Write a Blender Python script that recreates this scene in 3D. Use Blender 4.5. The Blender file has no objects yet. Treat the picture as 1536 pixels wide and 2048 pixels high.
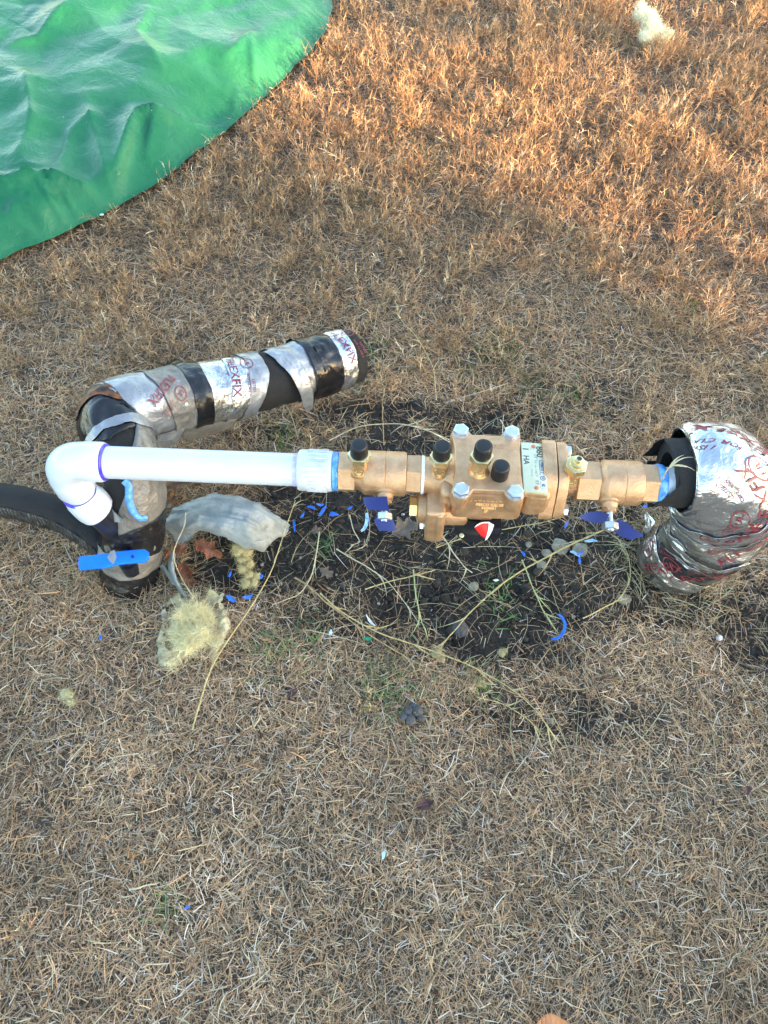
import bpy, bmesh, math, random
import numpy as np
from mathutils import Vector, Matrix

# ------------------------------------------------------------------ camera, light, exposure
scene = bpy.context.scene
COL = scene.collection
random.seed(7)
rng = np.random.default_rng(11)
PI = math.pi

CAM_H = 1.08
PITCH = math.radians(57)
FPX = 1500.0
cam_data = bpy.data.cameras.new("camera")
cam_data.sensor_fit = 'VERTICAL'
cam_data.sensor_height = 36.0
cam_data.lens = 36.0 * FPX / 2048.0
cam_data.clip_start = 0.02
cam_data.clip_end = 2000
cam = bpy.data.objects.new("camera", cam_data)
cam.location = (0, 0, CAM_H)
cam.rotation_euler = (math.pi / 2 - PITCH, 0, 0)
COL.objects.link(cam)
scene.camera = cam

SUN_EL = math.radians(8.0)
SUN_AZ = math.radians(63)            # measured from straight behind the camera towards its right
sun_vec = Vector((math.sin(SUN_AZ) * math.cos(SUN_EL), -math.cos(SUN_AZ) * math.cos(SUN_EL), math.sin(SUN_EL)))
world = bpy.data.worlds.new("World")
scene.world = world
world.use_nodes = True
wn = world.node_tree
sky = wn.nodes.new("ShaderNodeTexSky")
sky.sky_type = 'NISHITA'
sky.sun_disc = False
sky.sun_elevation = SUN_EL
sky.sun_rotation = math.pi - SUN_AZ
sky.air_density = 1.0
sky.dust_density = 1.0
sky.ozone_density = 1.0
bg = wn.nodes["Background"]
bg.inputs[1].default_value = 0.15
wn.links.new(sky.outputs[0], bg.inputs[0])

sd = bpy.data.lights.new("sun", 'SUN')
sd.energy = 4.4
sd.angle = math.radians(0.53)
sd.color = (1.0, 0.56, 0.27)
sun = bpy.data.objects.new("sun", sd)
sun.rotation_euler = (-sun_vec).to_track_quat('-Z', 'Y').to_euler()
sun.location = (2, -6, 3)
COL.objects.link(sun)

vs = scene.view_settings
vs.view_transform = 'Standard'
vs.look = 'None'
vs.gamma = 1.0
vs.use_curve_mapping = False
vs.exposure = 3.1
scene.cycles.max_bounces = 6
scene.cycles.transparent_max_bounces = 8

# ------------------------------------------------------------------ pixel <-> place helpers (photo pixels of 1536x2048)
_F = np.array([0, math.cos(PITCH), -math.sin(PITCH)])
_R = np.array([1.0, 0, 0])
_U = np.array([0, math.sin(PITCH), math.cos(PITCH)])


def P(px, py, z=0.0):
    d = _F + _R * (px - 768) / FPX - _U * (py - 1024) / FPX
    t = (z - CAM_H) / d[2]
    return np.array([0, 0, CAM_H]) + d * t


def proj(q):
    v = np.asarray(q) - np.array([0, 0, CAM_H])
    w = v @ _F
    return 768 + FPX * (v @ _R) / w, 1024 - FPX * (v @ _U) / w


# ------------------------------------------------------------------ noise
def _hash(ix, iy, iz):
    h = (ix.astype(np.int64) * 73856093) ^ (iy.astype(np.int64) * 19349663) ^ (iz.astype(np.int64) * 83492791)
    h = (h ^ (h >> 13)) * 1274126177
    h = h ^ (h >> 16)
    return (h & 0xffffff) / float(0xffffff)


def vnoise(p):
    p = np.asarray(p, float)
    i = np.floor(p).astype(np.int64)
    fr = p - i
    fr = fr * fr * (3 - 2 * fr)
    out = 0
    for dx in (0, 1):
        for dy in (0, 1):
            for dz in (0, 1):
                w = (fr[..., 0] if dx else 1 - fr[..., 0]) * (fr[..., 1] if dy else 1 - fr[..., 1]) * (fr[..., 2] if dz else 1 - fr[..., 2])
                out = out + w * _hash(i[..., 0] + dx, i[..., 1] + dy, i[..., 2] + dz)
    return out * 2 - 1


def fbm(p, oct=3):
    p = np.asarray(p, float)
    a, s, t = 1.0, 0, 0
    for k in range(oct):
        s = s + a * vnoise(p * (2 ** k) + 17.3 * k)
        t += a
        a *= 0.5
    return s / t


def n2(x, y, s, seed=0.0, oct=3):
    return fbm(np.stack([np.asarray(x) * s, np.asarray(y) * s, np.full(np.shape(x), seed)], -1), oct)


# ------------------------------------------------------------------ materials
def new_mat(name):
    m = bpy.data.materials.new(name)
    m.use_nodes = True
    nt = m.node_tree
    b = nt.nodes["Principled BSDF"]
    return m, nt, b


def tex_coord(nt, scale, kind='Object'):
    tc = nt.nodes.new("ShaderNodeTexCoord")
    mp = nt.nodes.new("ShaderNodeMapping")
    mp.inputs['Scale'].default_value = (scale,) * 3 if not hasattr(scale, '__len__') else scale
    nt.links.new(tc.outputs[kind], mp.inputs[0])
    return mp.outputs[0]


def noise_node(nt, vec, scale=1.0, detail=4, rough=0.6, dist=0.0):
    n = nt.nodes.new("ShaderNodeTexNoise")
    n.inputs['Scale'].default_value = scale
    n.inputs['Detail'].default_value = detail
    n.inputs['Roughness'].default_value = rough
    n.inputs['Distortion'].default_value = dist
    nt.links.new(vec, n.inputs['Vector'])
    return n.outputs[0]


def ramp(nt, fac, stops):
    r = nt.nodes.new("ShaderNodeValToRGB")
    el = r.color_ramp.elements
    el[0].position, el[0].color = stops[0][0], (*stops[0][1], 1)
    el[1].position, el[1].color = stops[-1][0], (*stops[-1][1], 1)
    for p, c in stops[1:-1]:
        e = el.new(p)
        e.color = (*c, 1)
    nt.links.new(fac, r.inputs[0])
    return r.outputs[0]


def bump(nt, b, height, strength=0.3, dist=0.002):
    bn = nt.nodes.new("ShaderNodeBump")
    bn.inputs['Strength'].default_value = strength
    bn.inputs['Distance'].default_value = dist
    nt.links.new(height, bn.inputs['Height'])
    nt.links.new(bn.outputs[0], b.inputs['Normal'])
    return bn


def simple(name, c1, c2=None, rough=0.5, metal=0.0, nscale=40, bscale=None, bstr=0.2, bdist=0.001, lo=0.35, hi=0.65, rough2=None, coat=0.0):
    m, nt, b = new_mat(name)
    v = tex_coord(nt, 1.0)
    n = noise_node(nt, v, nscale, 5)
    nt.links.new(ramp(nt, n, [(lo, c1), (hi, c2 or c1)]), b.inputs['Base Color'])
    b.inputs['Metallic'].default_value = metal
    b.inputs['Roughness'].default_value = rough
    b.inputs['Coat Weight'].default_value = coat
    if rough2 is not None:
        r = nt.nodes.new("ShaderNodeMapRange")
        r.inputs[1].default_value, r.inputs[2].default_value = lo, hi
        r.inputs[3].default_value, r.inputs[4].default_value = rough, rough2
        nt.links.new(n, r.inputs[0])
        nt.links.new(r.outputs[0], b.inputs['Roughness'])
    if bscale:
        bump(nt, b, noise_node(nt, v, bscale, 4), bstr, bdist)
    return m


M = {}
M['bronze'] = simple('cast_bronze', (0.46, 0.275, 0.15), (0.62, 0.405, 0.245), 0.34, 0.65, 70, 500, 0.7, 0.0012, lo=0.3, hi=0.7, rough2=0.55)
M['bronze_machined'] = simple('machined_bronze', (0.60, 0.34, 0.17), (0.68, 0.42, 0.24), 0.3, 0.75, 60, 500, 0.1, 0.0003)
M['brass'] = simple('brass', (0.62, 0.50, 0.24), (0.72, 0.60, 0.33), 0.25, 0.85, 60, 400, 0.08, 0.0003)
M['zinc'] = simple('zinc_plated_steel', (0.62, 0.66, 0.70), (0.74, 0.77, 0.80), 0.32, 0.85, 80, 300, 0.15, 0.0004)
M['black_cap'] = simple('black_vinyl_cap', (0.003, 0.004, 0.006), (0.006, 0.007, 0.010), 0.5, 0, 60, 200, 0.1, 0.0004)
M['black_plastic'] = simple('black_plastic', (0.008, 0.010, 0.016), (0.014, 0.017, 0.026), 0.28, 0, 30)
M['handle_blue'] = simple('dark_blue_enamel', (0.004, 0.008, 0.10), (0.006, 0.013, 0.14), 0.3, 0.1, 60, 150, 0.1, 0.0005, coat=0.5)
M['pvc'] = simple('white_pvc', (0.53, 0.60, 0.70), (0.57, 0.63, 0.72), 0.28, 0, 12, 120, 0.05, 0.0004)
M['pvc_dirty'] = simple('white_pvc_scuffed', (0.46, 0.50, 0.54), (0.60, 0.64, 0.68), 0.4, 0, 90, 200, 0.2, 0.0005)
M['primer'] = simple('purple_primer', (0.03, 0.02, 0.42), (0.10, 0.07, 0.55), 0.35, 0, 60)
M['primer_faint'] = simple('faint_purple_primer', (0.42, 0.36, 0.72), (0.66, 0.66, 0.84), 0.35, 0, 50)
M['ptfe'] = simple('white_thread_tape', (0.75, 0.77, 0.82), (0.82, 0.84, 0.88), 0.5, 0, 60, 300, 0.3, 0.0005)
M['blue_paste'] = simple('blue_thread_sealant', (0.02, 0.17, 0.55), (0.16, 0.42, 0.80), 0.35, 0, 120, 300, 0.4, 0.001)
M['plate'] = simple('nameplate_metal', (0.58, 0.60, 0.42), (0.66, 0.66, 0.48), 0.35, 0.35, 60, 300, 0.05, 0.0003)
M['ink'] = simple('dark_print', (0.02, 0.022, 0.03), (0.03, 0.032, 0.04), 0.5)
M['ink_grey'] = simple('grey_print', (0.16, 0.17, 0.17), (0.22, 0.23, 0.22), 0.5)
M['ink_blue'] = simple('blue_print', (0.03, 0.05, 0.22), (0.04, 0.06, 0.28), 0.5)
M['ink_red'] = simple('red_print', (0.13, 0.015, 0.03), (0.26, 0.05, 0.06), 0.45, 0, 150)
M['rivet'] = simple('copper_rivet', (0.55, 0.18, 0.08), (0.62, 0.24, 0.12), 0.4, 0.6)
M['handle_bright'] = simple('bright_blue_vinyl', (0.0, 0.13, 0.80), (0.0, 0.17, 0.90), 0.4, 0, 20, 100, 0.1, 0.0005)
M['blue_scrap'] = simple('blue_plastic', (0.01, 0.08, 0.48), (0.03, 0.18, 0.70), 0.35, 0, 60)
M['paleblue_scrap'] = simple('pale_blue_plastic', (0.10, 0.36, 0.75), (0.6, 0.72, 0.85), 0.35, 0, 90)
M['red_tag'] = simple('red_plastic', (0.75, 0.012, 0.015), (0.85, 0.02, 0.02), 0.4, 0, 30)
M['white_tag'] = simple('white_plastic', (0.72, 0.70, 0.74), (0.82, 0.78, 0.84), 0.4, 0, 30)
M['green_scrap'] = simple('green_plastic_scrap', (0.0, 0.15, 0.07), (0.0, 0.25, 0.12), 0.35)


def foam_mat():
    m, nt, b = new_mat('black_foam')
    v = tex_coord(nt, 1.0)
    n = noise_node(nt, v, 700, 3, 0.7)
    nt.links.new(ramp(nt, n, [(0.35, (0.006, 0.006, 0.007)), (0.6, (0.014, 0.014, 0.016)), (0.8, (0.06, 0.06, 0.06))]), b.inputs['Base Color'])
    b.inputs['Roughness'].default_value = 0.85
    bump(nt, b, n, 0.6, 0.002)
    return m


def foil_mat(name, c1, c2, rough, metal, wr=0.5, soot=0.0):
    m, nt, b = new_mat(name)
    v = tex_coord(nt, 1.0)
    n = noise_node(nt, v, 30, 4, 0.6, 0.4)
    col = ramp(nt, n, [(0.35, c1), (0.65, c2)])
    if soot > 0:
        s = noise_node(nt, v, 45, 6, 0.7, 0.5)
        f = ramp(nt, s, [(0.58, (0, 0, 0)), (0.7, (1, 1, 1))])
        mx = nt.nodes.new("ShaderNodeMix")
        mx.data_type = 'RGBA'
        ml = nt.nodes.new("ShaderNodeMath")
        ml.operation = 'MULTIPLY'
        ml.inputs[1].default_value = soot
        nt.links.new(f, ml.inputs[0])
        nt.links.new(ml.outputs[0], mx.inputs[0])
        nt.links.new(col, mx.inputs[6])
        mx.inputs[7].default_value = (0.10, 0.08, 0.06, 1)
        col = mx.outputs[2]
    nt.links.new(col, b.inputs['Base Color'])
    b.inputs['Metallic'].default_value = metal
    b.inputs['Roughness'].default_value = rough
    a = noise_node(nt, v, 22, 3, 0.5, 1.2)
    c = noise_node(nt, v, 110, 3, 0.6, 1.5)
    ad = nt.nodes.new("ShaderNodeMath")
    ad.operation = 'MULTIPLY_ADD'
    ad.inputs[1].default_value = 0.3
    nt.links.new(c, ad.inputs[0])
    nt.links.new(a, ad.inputs[2])
    bump(nt, b, ad.outputs[0], wr, 0.006)
    return m


M['foam'] = foam_mat()
M['foil'] = foil_mat('aluminium_foil_tape', (0.50, 0.54, 0.61), (0.62, 0.65, 0.71), 0.24, 0.9, 0.7, 0.10)
M['foil_dirty'] = foil_mat('weathered_foil_tape', (0.42, 0.42, 0.41), (0.72, 0.72, 0.73), 0.2, 0.85, 1.0, 0.6)
M['grey_tape'] = foil_mat('grey_duct_tape', (0.25, 0.265, 0.29), (0.34, 0.355, 0.38), 0.3, 0.5, 0.55, 0.12)
M['grey_tape_dull'] = foil_mat('dull_grey_tape', (0.145, 0.138, 0.13), (0.215, 0.205, 0.19), 0.42, 0.3, 0.8, 0.35)
M['grey_rag'] = foil_mat('faded_grey_tape', (0.19, 0.22, 0.225), (0.30, 0.33, 0.335), 0.5, 0.15, 0.8, 0.5)
M['black_tape'] = foil_mat('black_vinyl_tape', (0.006, 0.006, 0.008), (0.014, 0.014, 0.017), 0.22, 0.0, 0.35)
M['clear_film'] = foil_mat('smoky_grey_film', (0.10, 0.095, 0.085), (0.22, 0.21, 0.19), 0.12, 0.5, 0.9, 0.2)
M['rust'] = simple('rusty_patch', (0.02, 0.012, 0.008), (0.20, 0.07, 0.02), 0.6, 0, 60, 90, 0.3, 0.002, lo=0.4, hi=0.62)


def attr_mat(name, rough=0.75, trans=0.25):
    m, nt, b = new_mat(name)
    a = nt.nodes.new("ShaderNodeAttribute")
    a.attribute_name = 'tint'
    nt.links.new(a.outputs[0], b.inputs['Base Color'])
    b.inputs['Roughness'].default_value = rough
    b.inputs['Specular IOR Level'].default_value = 0.3
    if trans:
        t = nt.nodes.new("ShaderNodeBsdfTranslucent")
        nt.links.new(a.outputs[0], t.inputs[0])
        mx = nt.nodes.new("ShaderNodeMixShader")
        mx.inputs[0].default_value = trans
        nt.links.new(b.outputs[0], mx.inputs[1])
        nt.links.new(t.outputs[0], mx.inputs[2])
        nt.links.new(mx.outputs[0], nt.nodes["Material Output"].inputs[0])
    return m


M['blade'] = attr_mat('dry_blade')
M['clod'] = attr_mat('soil_crumbs', 0.95, 0)
M['wool'] = attr_mat('glass_wool', 0.9, 0.35)


def ground_mat():
    m, nt, b = new_mat('soil_and_thatch')
    v = tex_coord(nt, 1.0)
    a = nt.nodes.new("ShaderNodeAttribute")
    a.attribute_name = 'tint'
    n = noise_node(nt, v, 260, 6, 0.75)
    r = ramp(nt, n, [(0.3, (0.35, 0.35, 0.35)), (0.7, (1.6, 1.6, 1.6))])
    mx = nt.nodes.new("ShaderNodeMix")
    mx.data_type = 'RGBA'
    mx.blend_type = 'MULTIPLY'
    mx.inputs[0].default_value = 1
    nt.links.new(a.outputs[0], mx.inputs[6])
    nt.links.new(r, mx.inputs[7])
    nt.links.new(mx.outputs[2], b.inputs['Base Color'])
    b.inputs['Roughness'].default_value = 0.95
    bump(nt, b, noise_node(nt, v, 180, 5, 0.7), 0.8, 0.006)
    return m


M['ground'] = ground_mat()


def tarp_mat():
    m, nt, b = new_mat('green_plastic_sheet')
    v = tex_coord(nt, 1.0)
    n = noise_node(nt, v, 5, 4)
    nt.links.new(ramp(nt, n, [(0.35, (0.010, 0.115, 0.058)), (0.65, (0.028, 0.165, 0.080))]), b.inputs['Base Color'])
    b.inputs['Specular IOR Level'].default_value = 0.2
    s = noise_node(nt, v, 9, 5, 0.6)
    r = nt.nodes.new("ShaderNodeMapRange")
    r.inputs[1].default_value, r.inputs[2].default_value = 0.35, 0.65
    r.inputs[3].default_value, r.inputs[4].default_value = 0.2, 0.36
    nt.links.new(s, r.inputs[0])
    nt.links.new(r.outputs[0], b.inputs['Roughness'])
    bump(nt, b, noise_node(nt, v, 22, 4, 0.6, 1.6), 0.45, 0.006)
    return m


M['tarp'] = tarp_mat()
M['leaf'] = simple('dead_oak_leaf', (0.15, 0.075, 0.035), (0.27, 0.15, 0.075), 0.6, 0, 60, 150, 0.3, 0.001)
M['leaf_red'] = simple('russet_dead_leaf', (0.16, 0.045, 0.02), (0.27, 0.09, 0.035), 0.55, 0, 60, 150, 0.3, 0.001)
M['leaf_grey'] = simple('grey_brown_leaf', (0.10, 0.075, 0.055), (0.17, 0.13, 0.10), 0.7, 0, 60, 150, 0.3, 0.001)
M['leaf_purple'] = simple('maroon_leaf', (0.05, 0.018, 0.018), (0.09, 0.03, 0.03), 0.6, 0, 60)
M['leaf_orange'] = simple('orange_leaf', (0.42, 0.15, 0.05), (0.52, 0.21, 0.08), 0.5, 0, 60)
M['stone'] = simple('pale_stone', (0.17, 0.15, 0.11), (0.30, 0.28, 0.21), 0.9, 0, 90, 200, 0.5, 0.002)
M['clod_grey'] = simple('grey_clod', (0.05, 0.047, 0.05), (0.10, 0.095, 0.10), 0.95, 0, 200, 250, 0.8, 0.003)
M['fence'] = simple('weathered_boards', (0.16, 0.12, 0.085), (0.26, 0.21, 0.16), 0.85, 0, 6, 40, 0.3, 0.004)

# ------------------------------------------------------------------ object helpers


def tag(o, label=None, cat=None, group=None, kind=None):
    if label:
        o['label'] = label
    if cat:
        o['category'] = cat
    if group:
        o['group'] = group
    if kind:
        o['kind'] = kind
    return o


def sharpen(me, deg=38):
    bm = bmesh.new()
    bm.from_mesh(me)
    lim = math.radians(deg)
    for e in bm.edges:
        if len(e.link_faces) == 2:
            e.smooth = e.calc_face_angle(0) < lim
    for f in bm.faces:
        f.smooth = True
    bm.to_mesh(me)
    bm.free()


def link(name, me, mat, parent=None, smooth=38):
    if mat is not None and not me.materials:
        me.materials.append(mat)
    if smooth:
        sharpen(me, smooth)
    o = bpy.data.objects.new(name, me)
    COL.objects.link(o)
    if parent is not None:
        o.parent = parent
    return o


def obj(name, bm, mat, parent=None, smooth=38):
    bmesh.ops.recalc_face_normals(bm, faces=bm.faces)
    me = bpy.data.meshes.new(name)
    bm.to_mesh(me)
    bm.free()
    return link(name, me, mat, parent, smooth)


def empty(name, loc=(0, 0, 0), rz=0.0):
    o = bpy.data.objects.new(name, None)
    o.empty_display_size = 0.05
    o.location = loc
    o.rotation_euler = (0, 0, rz)
    COL.objects.link(o)
    return o


def fast_mesh(name, verts, loops, starts, tint=None):
    me = bpy.data.meshes.new(name)
    me.vertices.add(len(verts))
    me.vertices.foreach_set('co', verts.astype(np.float32).ravel())
    me.loops.add(len(loops))
    me.loops.foreach_set('vertex_index', loops.astype(np.int32))
    me.polygons.add(len(starts))
    me.polygons.foreach_set('loop_start', starts.astype(np.int32))
    me.update(calc_edges=True)
    if tint is not None:
        a = me.attributes.new('tint', 'FLOAT_COLOR', 'POINT')
        c = np.ones((len(verts), 4), np.float32)
        c[:, :3] = tint
        a.data.foreach_set('color', c.ravel())
    return me


def X4(loc=(0, 0, 0), rot=None):
    m = Matrix.Translation(Vector(loc))
    if rot is not None:
        m = m @ rot
    return m


def axis_rot(d):
    """matrix turning +Z to direction d"""
    return Vector(d).normalized().to_track_quat('Z', 'Y').to_matrix().to_4x4()


MM = 0.001


def lathe(bm, prof, n=32, mat4=None, hexes=()):
    """prof: list of (z, r) in mm, revolved about Z, then placed by mat4 (metres). closed by caps."""
    rings = []
    for z, r in prof:
        ring = [bm.verts.new((r * MM * math.cos(2 * PI * k / n), r * MM * math.sin(2 * PI * k / n), z * MM)) for k in range(n)]
        rings.append(ring)
    for a, b in zip(rings, rings[1:]):
        for k in range(n):
            bm.faces.new((a[k], a[(k + 1) % n], b[(k + 1) % n], b[k]))
    bm.faces.new(rings[0][::-1])
    bm.faces.new(rings[-1])
    if mat4 is not None:
        bmesh.ops.transform(bm, matrix=mat4, verts=[v for r in rings for v in r])


def hexprism(bm, z0, z1, r, mat4=None, ch=1.0, n=6, rot=0.0):
    """r = across corners / 2, chamfered ends"""
    rings = []
    for z, rr in ((z0, r - ch), (z0 + ch * .6, r), (z1 - ch * .6, r), (z1, r - ch)):
        rings.append([bm.verts.new((rr * MM * math.cos(2 * PI * k / n + rot), rr * MM * math.sin(2 * PI * k / n + rot), z * MM)) for k in range(n)])
    for a, b in zip(rings, rings[1:]):
        for k in range(n):
            bm.faces.new((a[k], a[(k + 1) % n], b[(k + 1) % n], b[k]))
    bm.faces.new(rings[0][::-1])
    bm.faces.new(rings[-1])
    if mat4 is not None:
        bmesh.ops.transform(bm, matrix=mat4, verts=[v for rr in rings for v in rr])


def rbox(bm, c, s, bev=2.0, seg=2, mat4=None):
    """box centre c size s in mm with rounded edges"""
    r = bmesh.ops.create_cube(bm, size=1.0)
    vs_ = r['verts']
    for v in vs_:
        v.co = Vector((v.co.x * s[0] * MM, v.co.y * s[1] * MM, v.co.z * s[2] * MM))
    if bev > 0:
        es = list({e for v in vs_ for e in v.link_edges})
        rb = bmesh.ops.bevel(bm, geom=es, offset=bev * MM, segments=seg, affect='EDGES', profile=0.5)
        vs_ = list({v for f in rb['faces'] for v in f.verts} | {v for v in vs_ if v.is_valid})
    m = X4([k * MM for k in c])
    if mat4 is not None:
        m = mat4 @ m
    bmesh.ops.transform(bm, matrix=m, verts=vs_)


def prism(bm, pts, z0, z1, bev=1.5, seg=2, mat4=None):
    """polygon pts (mm) extruded z0..z1"""
    vb = [bm.verts.new((x * MM, y * MM, z0 * MM)) for x, y in pts]
    f = bm.faces.new(vb)
    r = bmesh.ops.extrude_face_region(bm, geom=[f])
    vt = [g for g in r['geom'] if isinstance(g, bmesh.types.BMVert)]
    for v in vt:
        v.co.z = z1 * MM
    allv = vb + vt
    if bev > 0:
        top = [e for e in {e for v in vt for e in v.link_edges} if all(w in vt for w in e.verts)]
        rb = bmesh.ops.bevel(bm, geom=top, offset=bev * MM, segments=seg, affect='EDGES', profile=0.5)
        allv = list({v for f in rb['faces'] for v in f.verts} | {v for v in allv if v.is_valid})
    if mat4 is not None:
        bmesh.ops.transform(bm, matrix=mat4, verts=allv)


def arc(cx, cy, r, a0, a1, n=6):
    return [(cx + r * math.cos(math.radians(a0 + (a1 - a0) * k / n)), cy + r * math.sin(math.radians(a0 + (a1 - a0) * k / n))) for k in range(n + 1)]


AX = axis_rot((1, 0, 0))


def text_mesh(s, size, extrude=0.0, spacing=1.0, bold=0.0):
    cu = bpy.data.curves.new('t', 'FONT')
    cu.body = s
    cu.size = size
    cu.extrude = extrude
    cu.align_x = 'CENTER'
    cu.align_y = 'CENTER'
    cu.space_character = spacing
    cu.offset = bold
    cu.resolution_u = 3
    o = bpy.data.objects.new('t', cu)
    COL.objects.link(o)
    dg = bpy.context.evaluated_depsgraph_get()
    me = bpy.data.meshes.new_from_object(o.evaluated_get(dg))
    bpy.data.objects.remove(o)
    bpy.data.curves.remove(cu)
    me.materials.clear()
    return me


def ring_mesh(r0, r1, n=24):
    bm = bmesh.new()
    a = [bm.verts.new((r0 * math.cos(2 * PI * k / n), r0 * math.sin(2 * PI * k / n), 0)) for k in range(n)]
    b = [bm.verts.new((r1 * math.cos(2 * PI * k / n), r1 * math.sin(2 * PI * k / n), 0)) for k in range(n)]
    for k in range(n):
        bm.faces.new((a[k], b[k], b[(k + 1) % n], a[(k + 1) % n]))
    me = bpy.data.meshes.new('r')
    bm.to_mesh(me)
    bm.free()
    return me


def append_mesh(bm, me, mat4=None):
    n0 = len(bm.verts)
    bm.from_mesh(me)
    bm.verts.ensure_lookup_table()
    if mat4 is not None:
        bmesh.ops.transform(bm, matrix=mat4, verts=bm.verts[n0:])


# ------------------------------------------------------------------ where soil shows
SOIL = [  # photo px, py, rx, ry, strength
    (720, 1075, 190, 110, 1.0), (900, 1130, 260, 130, 1.0), (1110, 1150, 200, 120, 0.95), (1000, 1250, 180, 90, 0.8),
    (760, 835, 150, 35, 0.7), (980, 840, 130, 34, 0.75), (880, 940, 240, 80, 1.0), (480, 1120, 110, 80, 0.8), (620, 1010, 110, 70, 1.0),
    (1040, 1425, 140, 50, 0.62), (1200, 1445, 110, 48, 0.62), (1500, 1250, 80, 90, 0.75), (1200, 1000, 160, 80, 0.45),
    (1330, 1200, 110, 60, 0.55), (690, 720, 70, 60, 0.3), (560, 860, 120, 50, 0.35), (1150, 800, 110, 40, 0.35), (1290, 480, 50, 60, 0.25), (1440, 420, 60, 50, .3),
    (820, 1200, 240, 100, 0.7), (290, 1160, 60, 50, 0.6)]


def soilness(x, y):
    q = np.stack([x, y, np.zeros_like(x)], -1)
    px, py = proj(q)
    s = np.zeros_like(x)
    for a, b, rx, ry, k in SOIL:
        d = ((px - a) / rx) ** 2 + ((py - b) / ry) ** 2
        s = np.maximum(s, k * np.clip(1.45 - d * 0.85, 0, 1))
    s = s + (0.5 * n2(x, y, 17, 3.0) + 0.2 * n2(x, y, 60, 13.0)) * (s > 0.02)
    return np.clip(s, 0, 1)


def ground_z(x, y):
    z = 0.006 * n2(x, y, 5, 1.0) + 0.0035 * n2(x, y, 26, 2.0)
    s = soilness(x, y)
    z = z - 0.010 * s
    px, py = proj(np.stack([x, y, np.zeros_like(x)], -1))
    hole = np.exp(-(((px - 905) / 60) ** 2 + ((py - 850) / 30) ** 2))
    return z - 0.03 * hole


# ------------------------------------------------------------------ ground
def build_ground():
    # fine inner sheet blended into coarse rings out to the horizon
    def axis(lo, hi, step, far):
        a = list(np.arange(lo, hi + 1e-6, step))
        out, d, p = [], step * 2, hi
        while p < far:
            p += d
            d *= 1.6
            out.append(p)
        out2, d, p = [], step * 2, lo
        while p > -far:
            p -= d
            d *= 1.6
            out2.append(p)
        return np.array(out2[::-1] + a + out)
    xs = axis(-1.9, 1.9, 0.009, 500)
    ys = axis(-0.3, 3.2, 0.009, 500)
    X, Y = np.meshgrid(xs, ys, indexing='ij')
    near = np.exp(-np.clip(np.hypot(X, Y - 1.4) - 3, 0, None))
    Z = ground_z(X, Y) * near - 0.0
    s = soilness(X, Y)
    s3 = s[..., None]
    Z = Z + s * 0.004 * np.abs(n2(X, Y, 70, 5.0)) * near
    thatch = np.array([0.075, 0.058, 0.043])
    soil = np.array([0.026, 0.021, 0.017])
    C = thatch * (1 - s3) + soil * s3
    C = C * (1 + 0.25 * n2(X, Y, 9, 8.0)[..., None])
    n, m = X.shape
    V = np.stack([X, Y, Z], -1).reshape(-1, 3)
    idx = np.arange(n * m).reshape(n, m)
    q = np.stack([idx[:-1, :-1], idx[1:, :-1], idx[1:, 1:], idx[:-1, 1:]], -1).reshape(-1)
    me = fast_mesh('ground', V, q, np.arange(0, len(q), 4), C.reshape(-1, 3))
    me.polygons.foreach_set('use_smooth', np.ones(len(me.polygons), bool))
    o = link('ground', me, M['ground'], None, 0)
    tag(o, kind='structure')


build_ground()


# ------------------------------------------------------------------ ribbons (blades, stems, fibres)
def ribbons(base, d, side, length, width, droop, nseg, col, tip=0.15, bend=None, tipcol=None):
    """N curved tapering strips; returns verts, loops, starts, tint arrays (strip of quads)"""
    N = len(base)
    t = np.linspace(0, 1, nseg + 1)
    d = d / np.linalg.norm(d, axis=1, keepdims=True)
    side = side / np.maximum(np.linalg.norm(side, axis=1, keepdims=True), 1e-9)
    V = np.zeros((N, nseg + 1, 2, 3))
    for k, tk in enumerate(t):
        c = base + d * (length * tk)[:, None]
        c[:, 2] -= droop * length * tk * tk
        if bend is not None:
            c += side * (bend * length * tk * tk)[:, None]
        w = width * (1 - (1 - tip) * tk ** 1.5) * (0.75 + 0.25 * min(1, tk * 5)) * 0.5
        V[:, k, 0] = c - side * w[:, None]
        V[:, k, 1] = c + side * w[:, None]
    V = V.reshape(-1, 3)
    b = (np.arange(N) * (nseg + 1) * 2)[:, None, None]
    k = np.arange(nseg)[None, :, None] * 2
    q = b + k + np.array([0, 1, 3, 2])[None, None, :]
    q = q.reshape(-1)
    C = np.repeat(col[:, None, :], (nseg + 1) * 2, axis=1).reshape(-1, 3)
    return V, q, C


class Strips:
    def __init__(s):
        s.v, s.q, s.c, s.n = [], [], [], 0

    def add(s, *a, **k):
        V, q, C = ribbons(*a, **k)
        s.v.append(V)
        s.q.append(q + s.n)
        s.c.append(C)
        s.n += len(V)

    def raw(s, V, q, C):
        s.v.append(V)
        s.q.append(q + s.n)
        s.c.append(C)
        s.n += len(V)

    def build(s, name, mat, parent=None):
        V, q, C = np.concatenate(s.v), np.concatenate(s.q), np.concatenate(s.c)
        me = fast_mesh(name, V, q, np.arange(0, len(q), 4), np.clip(C, 0.002, 0.9))
        return link(name, me, mat, parent, 0)


def unit(az, el):
    return np.stack([np.cos(az) * np.cos(el), np.sin(az) * np.cos(el), np.sin(el)], -1)


# bag outline in photo px (front edge) -> world, used to keep grass out from under it
BAG_PX = [(-330, 640), (-200, 590), (-90, 560), (0, 512), (40, 492), (110, 468), (190, 430), (250, 398), (300, 368), (352, 330), (400, 292), (450, 255), (500, 213), (560, 160), (605, 112),
          (640, 75), (658, 40), (664, 5), (662, -40), (640, -95)]
BAG_W = np.array([P(a, b, 0.03)[:2] for a, b in BAG_PX])


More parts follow.
